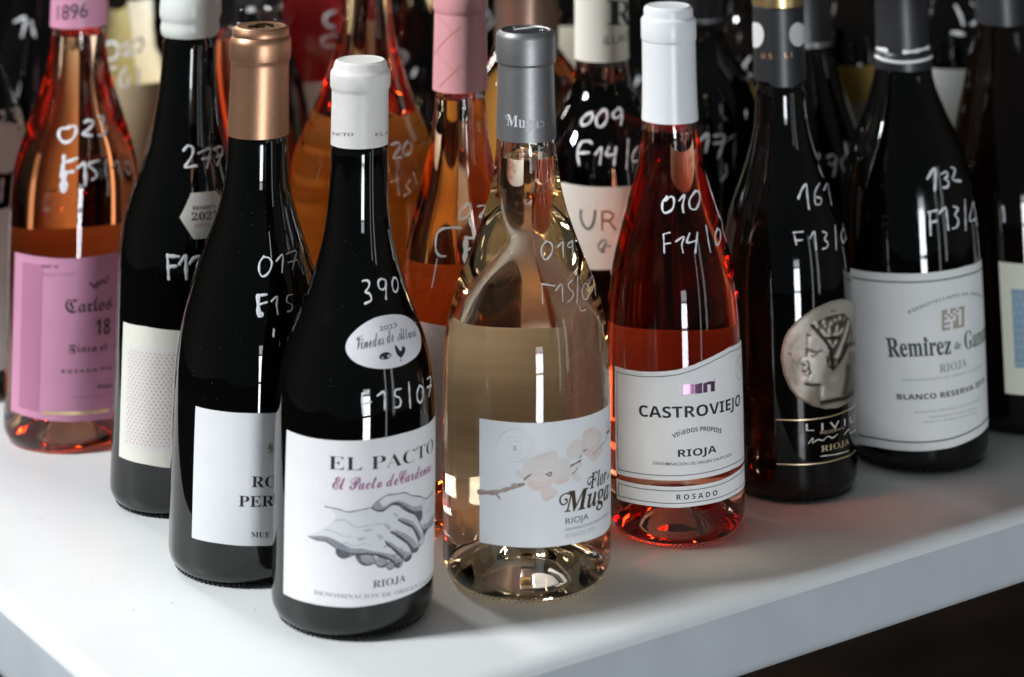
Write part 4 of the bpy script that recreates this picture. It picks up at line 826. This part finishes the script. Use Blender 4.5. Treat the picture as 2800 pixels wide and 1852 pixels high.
b.text('lettering', [('serif', 'RIOJA', c, (742, 938), (1030, 860), 85)], ink((.30, .32, .33)), lab)
b.text('lettering', [('sans', 'DENOMINACIÓN DE ORIGEN CALIFICADA', c, (340, 1030), (1195, 862), 24, 0, (760, 1005)), ('sans', 'BODEGAS REMIREZ DE GANUZA SL', c, (480, 1375), (1180, 1222), 22, 0, (800, 1345)), ('sans', 'SAMANIEGO ALAVA ESPAÑA', c, (630, 1428), (1140, 1322), 20, 0, (880, 1392)), ('sans', 'PRODUCT OF SPAIN 13% VOL 750 ML', c, (570, 1480), (1150, 1365), 20, 0, (860, 1445))], ink((.33, .35, .35)), lab)
b.text('lettering', [('sansb', 'BLANCO RESERVA 2015', c, (288, 1222), (1215, 1035), 56, .004, (720, 1210))], K, lab)
b.text('lettering', [('sansb', 'EMBOTELLADO EN ORIGEN', c, (415, 310), (1190, 140), 32, 0, (820, 150))], ink((.25, .27, .28)), lab)
CR = ink((.34, .28, .20)); rs = random.Random(3); sq = []
for i in range(8):
    for j in range(8):
        if rs.random() < .62 or i in (0, 7):
            x = 765+i*30; y = 270+j*28-i*6; sq.append([(x, y), (x+27, y-5), (x+27, y+20), (x, y+25)])
b.polys('crest', c, sq, CR, lab, off=.0002, smooth=False)
b.strokes('handwriting', C(2000, 0, 2.24), [([(1200, 1095), (1243, 1032), (1250, 1100), (1245, 1168)], 8.), [(1285, 1067), (1315, 1052), (1323, 1080), (1305, 1095), (1330, 1115), (1323, 1145), (1295, 1150)], [(1345, 1025), (1368, 1035), (1365, 1065), (1355, 1100), (1405, 1110)], [(1205, 1300), (1260, 1290)], [(1215, 1310), (1220, 1440)], [(1215, 1365), (1255, 1355)], [(1270, 1310), (1310, 1272), (1320, 1330), (1328, 1405)], [(1360, 1265), (1388, 1280), (1370, 1315), (1390, 1350), (1380, 1390), (1355, 1400)], [(1430, 1225), (1435, 1410)], [(1480, 1240), (1460, 1330), (1465, 1355), (1495, 1340)], [(1480, 1240), (1492, 1300), (1505, 1380)]], 6.4, M_PEN)

# ------------------------------------------------------------------ bottle 9: pink quilted capsule
b = Bottle((1252, 1400), [(240, 69), (268, 70), (342, 74), (400, 82), (425, 88), (508, 110), (560, 124), (614, 137), (690, 149), (756, 155), (850, 158), (950, 159), (1300, 159)],
    'bottle of coral rosé with a pale pink capsule crossed by fine diagonal lines', 242, heel=.009)
b.glass(clear=True, wine=W_PINK, fill_y=266)
M_PCAP = mat('pale_pink_foil', (.70, .32, .34), .45)
cap = b.capsule([(-50, 62), (-44, 68), (-36, 71), (-20, 74), (18, 74.4), (26, 73), (33, 70.5), (40, 71.5), (120, 73), (242, 75.5)], M_PCAP)
c = C(1180, 0, 2.24)
b.swap(); b.strokes('quilted_lines', c, [[(10, 340), (100, 230), (230, 120)], [(50, 530), (190, 390), (330, 270)], [(30, 90), (120, 190), (270, 330), (340, 400)], [(10, 300), (100, 400), (190, 490)], [(250, 110), (300, 170), (340, 220)]], 1.6, mat('gold_line_print', (.66, .30, .20), .35, metal=.3), cap, off=.00015, raised=0, vary=0); b.swap()
lab, ed = b.label([(1140, 878), (1170, 884), (1225, 892), (1300, 892)], [(1140, 1300), (1180, 1312), (1225, 1317), (1300, 1317)], paper((.74, .57, .53)), span=125)
th0, th1, fb, ft = ed; e = bmesh.new()
for k in range(-6, 14):
    for sgn in (1, -1):
        pts = []
        for i in range(60):
            t = th0+.03+(th1-th0-.06)*i/59; z = fb(th0)+k*.012+sgn*(t-th0)*b.rb*.55+(0 if sgn > 0 else .035)
            if fb(th0)+.003 < z < ft(th0)-.003: pts.append((t, z))
        if len(pts) > 2: b.ribbon(e, pts, .0004, .0002)
bmesh.ops.recalc_face_normals(e, faces=e.faces[:]); new_obj('quilted_lines', finish(e, 'quilted_lines', False), ink((.80, .74, .72)), lab)
b.band('back_label', R(140), R(225), b.z_at(1290), b.z_at(755), thin_paper((.85, .55, .42)))
b.strokes('handwriting', C(1180, 0, 2.24), [[(225, 1245), (182, 1290), (175, 1338), (200, 1340), (238, 1300), (235, 1258), (215, 1247)], [(285, 1265), (325, 1260), (320, 1295), (290, 1330), (335, 1325)]], 6, M_PEN)
b.strokes('handwriting', C(1150, 600, 2.412), [([(270, 58), (210, 56), (150, 62), (112, 92), (100, 150), (102, 205), (125, 240), (165, 243)], 7.), ([(300, 122), (297, 200), (294, 280)], 17.), ([(300, 125), (368, 120)], 9.), ([(300, 200), (350, 195)], 9.), ([(110, 260), (95, 350), (75, 450)], 4.), ([(320, -5), (340, 60), (355, 110)], 9.)], 7, M_PEN)  # the long thin drip-like stroke is a highlight painted in white

# ------------------------------------------------------------------ bottle 10: cream capsule, letters U R on the label
b = Bottle((1655, 1200), [(156, 71), (214, 71.5), (235, 76), (255, 88), (280, 105), (305, 122), (335, 142), (370, 160), (420, 176), (480, 184), (560, 188), (700, 189), (1150, 189)],
    'black bottle with a tall cream capsule and hand-lettered cream label, behind the white capsule', 158, heel=.008)
b.glass(clear=True, wine=W_DEEP, fill_y=176)
M_CREAM = mat('cream_foil', (.80, .79, .70), .5)
cap = b.capsule([(-165, 60), (-155, 72), (-60, 73), (40, 73), (158, 74.5)], M_CREAM)
c = C(1560, 0, 8.71)
b.swap(); b.text('lettering', [('sans', 'iLURCE', c, (785, 1062), (1480, 930), 200)], ink((.12, .13, .10)), cap, off=.00015); b.swap()
b.swap(); b.text('lettering', [('serif', 'R', c, (865, 585), (1395, 600), 590)], ink((.05, .05, .04)), cap, off=.00015); b.swap()
lab, ed = b.label([(1480, 486), (1543, 500), (1600, 510), (1650, 512), (1720, 509), (1780, 500)], [(1480, 718), (1543, 728), (1625, 738), (1680, 737), (1780, 722)], paper((.72, .69, .62)), span=150)
c = C(1540, 480, 5.6)
b.strokes('lettering', c, [[(275, 535), (270, 640), (310, 760), (375, 820), (430, 790), (470, 690), (490, 545)]], 5.6, ink((.02, .05, .04)), lab, off=.0002, raised=0, vary=.1)
b.strokes('lettering', c, [[(600, 555), (597, 830)], [(597, 560), (690, 553), (760, 600), (745, 660), (690, 692), (605, 692)], [(700, 700), (800, 825)]], 5.4, ink((.30, .10, .04)), lab, off=.0002, raised=0, vary=.1)
b.strokes('lettering', c, [[(665, 1010), (620, 985), (550, 1050), (540, 1120), (600, 1125), (660, 1030), (640, 1110), (580, 1170), (640, 1165)], [(690, 1090), (720, 1070)]], 4.6, ink((.2, .2, .17)), lab, off=.0002, raised=0)
b.strokes('handwriting', C(1180, 0, 2.24), [[(985, 690), (955, 700), (920, 735), (925, 768), (965, 755), (988, 715), (975, 690)], [(1052, 673), (1012, 720), (1015, 770), (1045, 775), (1075, 730), (1070, 680), (1048, 673)], [(1145, 663), (1112, 698), (1125, 725), (1163, 705), (1163, 672), (1145, 663), (1168, 700), (1160, 765)], [(980, 878), (965, 866), (920, 872), (897, 920), (895, 960), (905, 1010)], [(895, 940), (965, 935)], ([(1005, 945), (1040, 905), (1032, 1005)], 6.), [(1085, 905), (1070, 950), (1130, 945)], [(1130, 905), (1118, 1010)], ([(1205, 855), (1200, 950), (1195, 1035)], 5.)], 7.4, M_PEN)
b.strokes('handwriting', C(1600, 0, 2.24), [([(322, 900), (292, 950), (295, 993), (325, 985)], 6.)], 6, M_PEN)

# ------------------------------------------------------------------ bottle 11: wide orange rose behind the handshake bottle
b = Bottle((985, 1225), [(-40, 62), (0, 66), (60, 73), (110, 82), (156, 95), (200, 107), (250, 124), (300, 144), (335, 160), (377, 181), (430, 198), (500, 208), (600, 212), (1170, 212)],
    'wide bottle of orange rosé without label in view, between two black bottles', -40, heel=.009)
b.glass(clear=True, wine=W_ORANGE, fill_y=-20)
b.capsule([(-200, 58), (-190, 64), (-120, 64), (-40, 66)], M_CREAM)
b.band('back_label', R(118), R(242), b.z_at(1000), b.z_at(400), thin_paper((.80, .72, .58)))
b.strokes('handwriting', C(700, 100, 2.24), [[(835, 662), (872, 652), (880, 682), (840, 743), (895, 740)], [(928, 642), (900, 690), (910, 725), (943, 715), (950, 668), (925, 642)], ([(820, 892), (880, 872)], 5.), ([(860, 862), (868, 920), (875, 970)], 5.), ([(940, 880), (920, 920), (943, 950), (905, 980)], 5.), ([(965, 835), (985, 900)], 5.)], 7, M_PEN)

# ------------------------------------------------------------------ right edge bottle
b = Bottle((2795, 1135), [(60, 72), (100, 78), (156, 92), (220, 112), (300, 132), (384, 152), (450, 170), (520, 181), (600, 185), (1090, 185)],
    'black bottle cut by the right edge with a pale blue label framed in cream', 60, heel=.008)
b.glass(dark=M_BROWN)
b.capsule([(-200, 62), (-192, 68), (-100, 70), (60, 73)], M_BLACKCAP)
lab, ed = b.label([(2735, 716), (2800, 722), (2880, 716)], [(2745, 1075), (2800, 1081), (2880, 1075)], paper((.74, .75, .62)), span=95)
th0, th1, fb, ft = ed
b.band('blue_panel', th0+R(9), th1-R(9), fb(th0)+.0135, ft(th0)-.0135, paper((.24, .36, .46)), lab, off=.00018)
e = bmesh.new()
for i in range(16):
    for j in range(11):
        t = th0+R(11)+i*R(4.4)+(j % 2)*R(2.2); z = fb(th0)+.0155+j*.0043
        if t < th1-R(10) and z < ft(th0)-.015:
            cc = [e.verts.new(b.pt(t+.017*math.cos(a), z+.0007*math.sin(a), .00025)) for a in [k*.7854 for k in range(8)]]; e.faces.new(cc)
new_obj('dot_pattern', finish(e, 'dot_pattern', False), ink((.40, .52, .60)), lab)
b.strokes('handwriting', C(2200, 0, 2.528), [([(1370, 1430), (1378, 1480), (1380, 1530)], 6)], 6, M_PEN)

# ------------------------------------------------------------------ left edge bottle
b = Bottle((-140, 1060), [(60, 72), (140, 84), (200, 106), (260, 135), (320, 158), (400, 172), (480, 178), (1010, 180)],
    'black bottle cut by the left edge with a round white neck label', 60, heel=.008)
b.glass(dark=M_DARK)
b.capsule([(-200, 62), (-192, 68), (-100, 70), (60, 73)], M_BLACKCAP)
th, z = b.hit(20, 405); e = bmesh.new()
cc = [e.verts.new(b.pt(th+.42*math.cos(k*.19635), z+.0135*math.sin(k*.19635), .0003)) for k in range(32)]; ce = e.verts.new(b.pt(th, z, .0003))
for k in range(32): e.faces.new([ce, cc[k], cc[(k+1) % 32]])
for v in e.verts: pass
bmesh.ops.subdivide_edges(e, edges=e.edges[:], cuts=3, use_grid_fill=True)
for v in e.verts:
    t = math.atan2(v.co.x, -v.co.y); v.co = b.pt(t, v.co.z, .00025)
new_obj('neck_label', finish(e, 'neck_label', True, 60), paper((.78, .78, .78)), b.root)
b.band('front_label', R(-5), R(92), b.z_at(985), b.z_at(545), paper((.78, .79, .80)))
b.strokes('handwriting', C(0, 250, 4.48), [[(0, 270), (40, 252), (50, 300), (45, 350), (0, 400)], ([(150, 232), (230, 228), (185, 310), (232, 345), (228, 400), (155, 445)], 10.), ([(290, 245), (335, 248)], 10.), ([(30, 1080), (20, 1200), (10, 1340)], 10.)], 8, M_PEN)

# dust flecks on the nearest dark bottles
def dust(b, n, th0, th1, z0, z1):
    e = bmesh.new(); rr = random.Random(n)
    for _ in range(n):
        t, z = rr.uniform(th0, th1), rr.uniform(z0, z1); c_ = np.array(b.pt(t, z, .0001)); L = rr.uniform(.00012, .0004); a_ = rr.uniform(.2, 1.3)
        tx = np.array([math.cos(t), math.sin(t), 0]); tz = np.array([0, 0, 1.]); d = tx*math.cos(a_)+tz*math.sin(a_); n_ = -tx*math.sin(a_)+tz*math.cos(a_); w = rr.uniform(.00004, .0001)
        nn = np.array([math.sin(t), -math.cos(t), 0])
        f = [e.verts.new(tuple(c_+d*L+nn*.00005)), e.verts.new(tuple(c_+n_*w+nn*.0001)), e.verts.new(tuple(c_-d*L+nn*.00005)), e.verts.new(tuple(c_-n_*w+nn*.0001))]; e.faces.new(f)
    o = new_obj('dust', finish(e, 'dust', False), ink((.14, .14, .15)), b.root); o['kind'] = 'stuff'
dust(ALL[0], 150, R(-80), R(80), .01, .17); dust(ALL[3], 190, R(-80), R(60), .01, .17); dust(ALL[4], 60, R(-80), R(60), .01, .17); dust(ALL[6], 60, R(-80), R(80), .02, .2); dust(ALL[7], 60, R(-80), R(80), .12, .2)
# ------------------------------------------------------------------ second and third rows
BORD = [(0, .037), (.125, .037), (.150, .0365), (.160, .035), (.169, .0315), (.177, .026), (.184, .0205), (.192, .0165), (.202, .0148), (.23, .0143)]
BURG = [(0, .039), (.105, .039), (.120, .0385), (.135, .0365), (.150, .0325), (.165, .0272), (.180, .022), (.195, .018), (.208, .0156), (.23, .0145)]
def back_bottle(px, py, prof, label, dark=None, wine=None, zcap=.205, fill=.197, capm=None, lab=None, pen=None, sc=1., yaw=0, lab_span=(-75, 60), band=None):
    b = Bottle.__new__(Bottle); b.X, b.Y = ground(px, py); b.group = 'wine bottles standing on the white table'
    zs = [z*sc for z, r in prof]; rs = [r*sc for z, r in prof]; b._f = pchip(zs, rs); b.ztop = zs[-1]; b.rb = rs[0]; b.heel = .008; b.zcap = zcap*sc
    b.root = bpy.data.objects.new('wine_bottle', None); COL.objects.link(b.root); b.root.location = (b.X, b.Y, 0)
    b.root['label'] = label; b.root['category'] = 'wine bottle'; b.root['group'] = b.group; ALL.append(b)
    inv = {}
    if dark: b.glass(dark=dark, knurl=False)
    else:
        b.z_at_real = b.z_at; b.z_at = lambda y: fill*sc; b.glass(clear=True, wine=wine, fill_y=0, knurl=False); b.z_at = b.z_at_real
    r1 = b.r(b.zcap)
    lathe('capsule', [(r1+.0002, b.zcap), (r1+.0006, b.zcap), (r1+.0004, .232*sc), (r1+.0012, .234*sc), (r1+.0012, .243*sc), (r1+.0004, .245*sc), (r1, .256*sc), (r1-.0015, .2575*sc), (0, .2577*sc)], capm or M_BLACKCAP, b.root, 64, 50)
    if band: b.band('capsule_ring', R(-180), R(179.9), b.zcap+band[0], b.zcap+band[1], band[2], off=.0012)
    if lab:
        for k, (z0, z1, col) in enumerate(lab):
            b.band('front_label' if not k else 'lower_label', R(lab_span[0]), R(lab_span[1]), z0*sc, z1*sc, paper(col), off=.00015)
    if pen: b.strokes('handwriting', pen[0], pen[1], pen[2], M_PEN)
    return b
M_SILV = mat('silver_foil', (.55, .56, .58), .25, metal=.9)
M_ROSEG = mat('rose_copper_foil', (.55, .36, .28), .34, metal=.85)
back_bottle(1926, 1060, BORD, 'black bottle with a silver ringed capsule, directly behind the long white capsule', dark=M_DARK, band=(.002, .004, M_SILV), zcap=.200,
    pen=(C(1600, 0, 2.24), [[(705, 860), (755, 825), (740, 930)], [(795, 835), (850, 830), (845, 880), (815, 970)], [(790, 880), (850, 875)], ([(870, 860), (915, 825)], 4), ([(860, 1010), (865, 1060), (835, 1110)], 4)], 6))
back_bottle(2222, 1085, BURG, 'black bottle with a narrow silver neck ring, between coin medallion and ruled label bottles', dark=M_DARK, band=(.0, .003, M_SILV), zcap=.195, sc=.98,
    pen=(C(2000, 0, 2.24), [[(592, 962), (620, 950), (645, 975), (622, 1010), (597, 1000)], [(645, 972), (636, 1030), (625, 1080)], [(702, 950), (675, 990), (690, 1048), (723, 1040), (735, 990), (712, 950)]], 8))
back_bottle(1442, 1045, BORD, 'bottle of amber rosé with a rose copper capsule, rising behind the grey capsule', wine=W_ORANGE, capm=M_ROSEG, zcap=.186, fill=.180)
back_bottle(545, 1105, BURG, 'bottle of bright red rosé standing behind the white wax top', wine=W_RED2, zcap=.205, sc=1.0)
back_bottle(672, 955, BURG, 'clear bottle of red wine half hidden behind the copper capsule', wine=W_DEEP, zcap=.2, fill=.178, capm=M_BLACKCAP)
back_bottle(822, 862, BORD, 'dark red bottle with a broad white label, far behind copper and white capsules', wine=W_RED, zcap=.205, sc=1.08, lab=[(.03, .1355, (.88, .88, .88))], lab_span=(-80, 70),
    pen=(C(500, 0, 2.529), [([(1050, 80), (990, 110), (990, 170), (1050, 190)], 10), ([(1050, 240), (970, 270), (980, 320), (1040, 320)], 10)], 10))
back_bottle(318, 905, BURG, 'clear bottle of white wine with a beige label, behind the pink neck sleeve', wine=W_WHITE, zcap=.205, lab=[(.03, .150, (.52, .42, .27))], lab_span=(-60, 60),
    pen=(C(0, 0, 2.529), [[(740, 300), (725, 350), (740, 410), (800, 400), (820, 340), (790, 295), (745, 298)], [(850, 320), (890, 300), (900, 340), (860, 380), (910, 380)], [(930, 280), (975, 265), (985, 330), (950, 360)], [(750, 480), (800, 470)], [(870, 470), (830, 540), (840, 600), (880, 590), (890, 520)], [(955, 460), (960, 600)]], 9))
back_bottle(478, 800, BURG, 'dark bottle with a pale yellow label in the rearmost row at left', dark=M_DARK, sc=1.1, lab=[(.04, .150, (.46, .43, .25))], lab_span=(-70, 30))
back_bottle(2345, 960, BORD, 'black bottle with a mustard and grey label, behind the ruled label bottle', dark=M_BROWN, sc=1.12, lab=[(.134, .152, (.34, .22, .04)), (.02, .1337, (.30, .26, .21))], lab_span=(-80, 80))
back_bottle(2622, 950, BORD, 'bottle with a cream white label seen right of the white ringed capsule', dark=M_DARK, sc=1.12, lab=[(.03, .149, (.70, .72, .68))], lab_span=(-80, 60),
    pen=(C(2000, 0, 2.24), [([(1375, 40), (1400, 90), (1420, 150)], 12), ([(1470, 20), (1505, 60), (1500, 130), (1470, 150)], 10), ([(1350, 200), (1420, 210)], 12)], 12))
back_bottle(2070, 925, BORD, 'dark bottle with an ochre label, far behind the coin medallion bottle', dark=M_BROWN, lab=[(.03, .1485, (.34, .22, .05))], lab_span=(-80, 60),
    pen=(C(1600, 0, 2.24), [([(865, 405), (918, 372), (930, 420), (938, 480)], 10), ([(1010, 352), (978, 400), (985, 460), (1010, 460)], 9)], 10))
back_bottle(1160, 880, BURG, 'bottle of dark amber wine in the rearmost row, beside the pale pink capsule', wine=W_ORANGE, lab=[(.03, .1, (.6, .5, .4))],
    pen=(C(700, 100, 2.24), [([(890, 90), (920, 120), (900, 160)], 10), ([(980, 200), (960, 240)], 10)], 9))
back_bottle(1560, 870, BORD, 'dark bottle with a rounded cream label in the rearmost row, left of the cream capsule', dark=M_DARK, sc=1.15, lab=[(.09, .158, (.62, .60, .46))], lab_span=(-80, 30))
back_bottle(1290, 800, BORD, 'plain black bottle in the rearmost row, left of the rose copper capsule', dark=M_DARK, pen=(C(0, 0, 1), [[(1300, 20), (1310, 60), (1300, 90)], [(1330, 30), (1345, 60), (1325, 85)], [(1135, 60), (1150, 100)]], 9))
back_bottle(1760, 880, BURG, 'plain black bottle in the rearmost row, right of the cream capsule', dark=M_DARK, pen=(C(1600, 0, 2.24), [([(330, 480), (310, 520)], 10)], 9))
back_bottle(60, 900, BURG, 'plain black bottle in the rearmost row at far left', dark=M_DARK, pen=(C(0, 0, 1), [[(40, 60), (70, 50), (60, 100)], [(85, 60), (95, 100)]], 8))
back_bottle(1000, 800, BORD, 'black bottle in the rearmost row behind the wide orange rosé', dark=M_DARK, pen=(C(0, 0, 1), [[(1100, 90), (1120, 130)], [(1125, 40), (1140, 80)]], 9))
back_bottle(1930, 800, BORD, 'black bottle in the rearmost row, furthest back behind the silver ringed capsule', dark=M_DARK)
back_bottle(2480, 800, BURG, 'black bottle in the rearmost row, right of the mustard label', dark=M_DARK, pen=(C(0, 0, 1), [[(2390, 10), (2410, 50)], [(2560, 10), (2590, 40)]], 10))
back_bottle(2790, 850, BORD, 'black bottle in the rearmost row at far right', dark=M_BROWN, lab=[(.10, .16, (.5, .5, .46))], lab_span=(-60, 60))
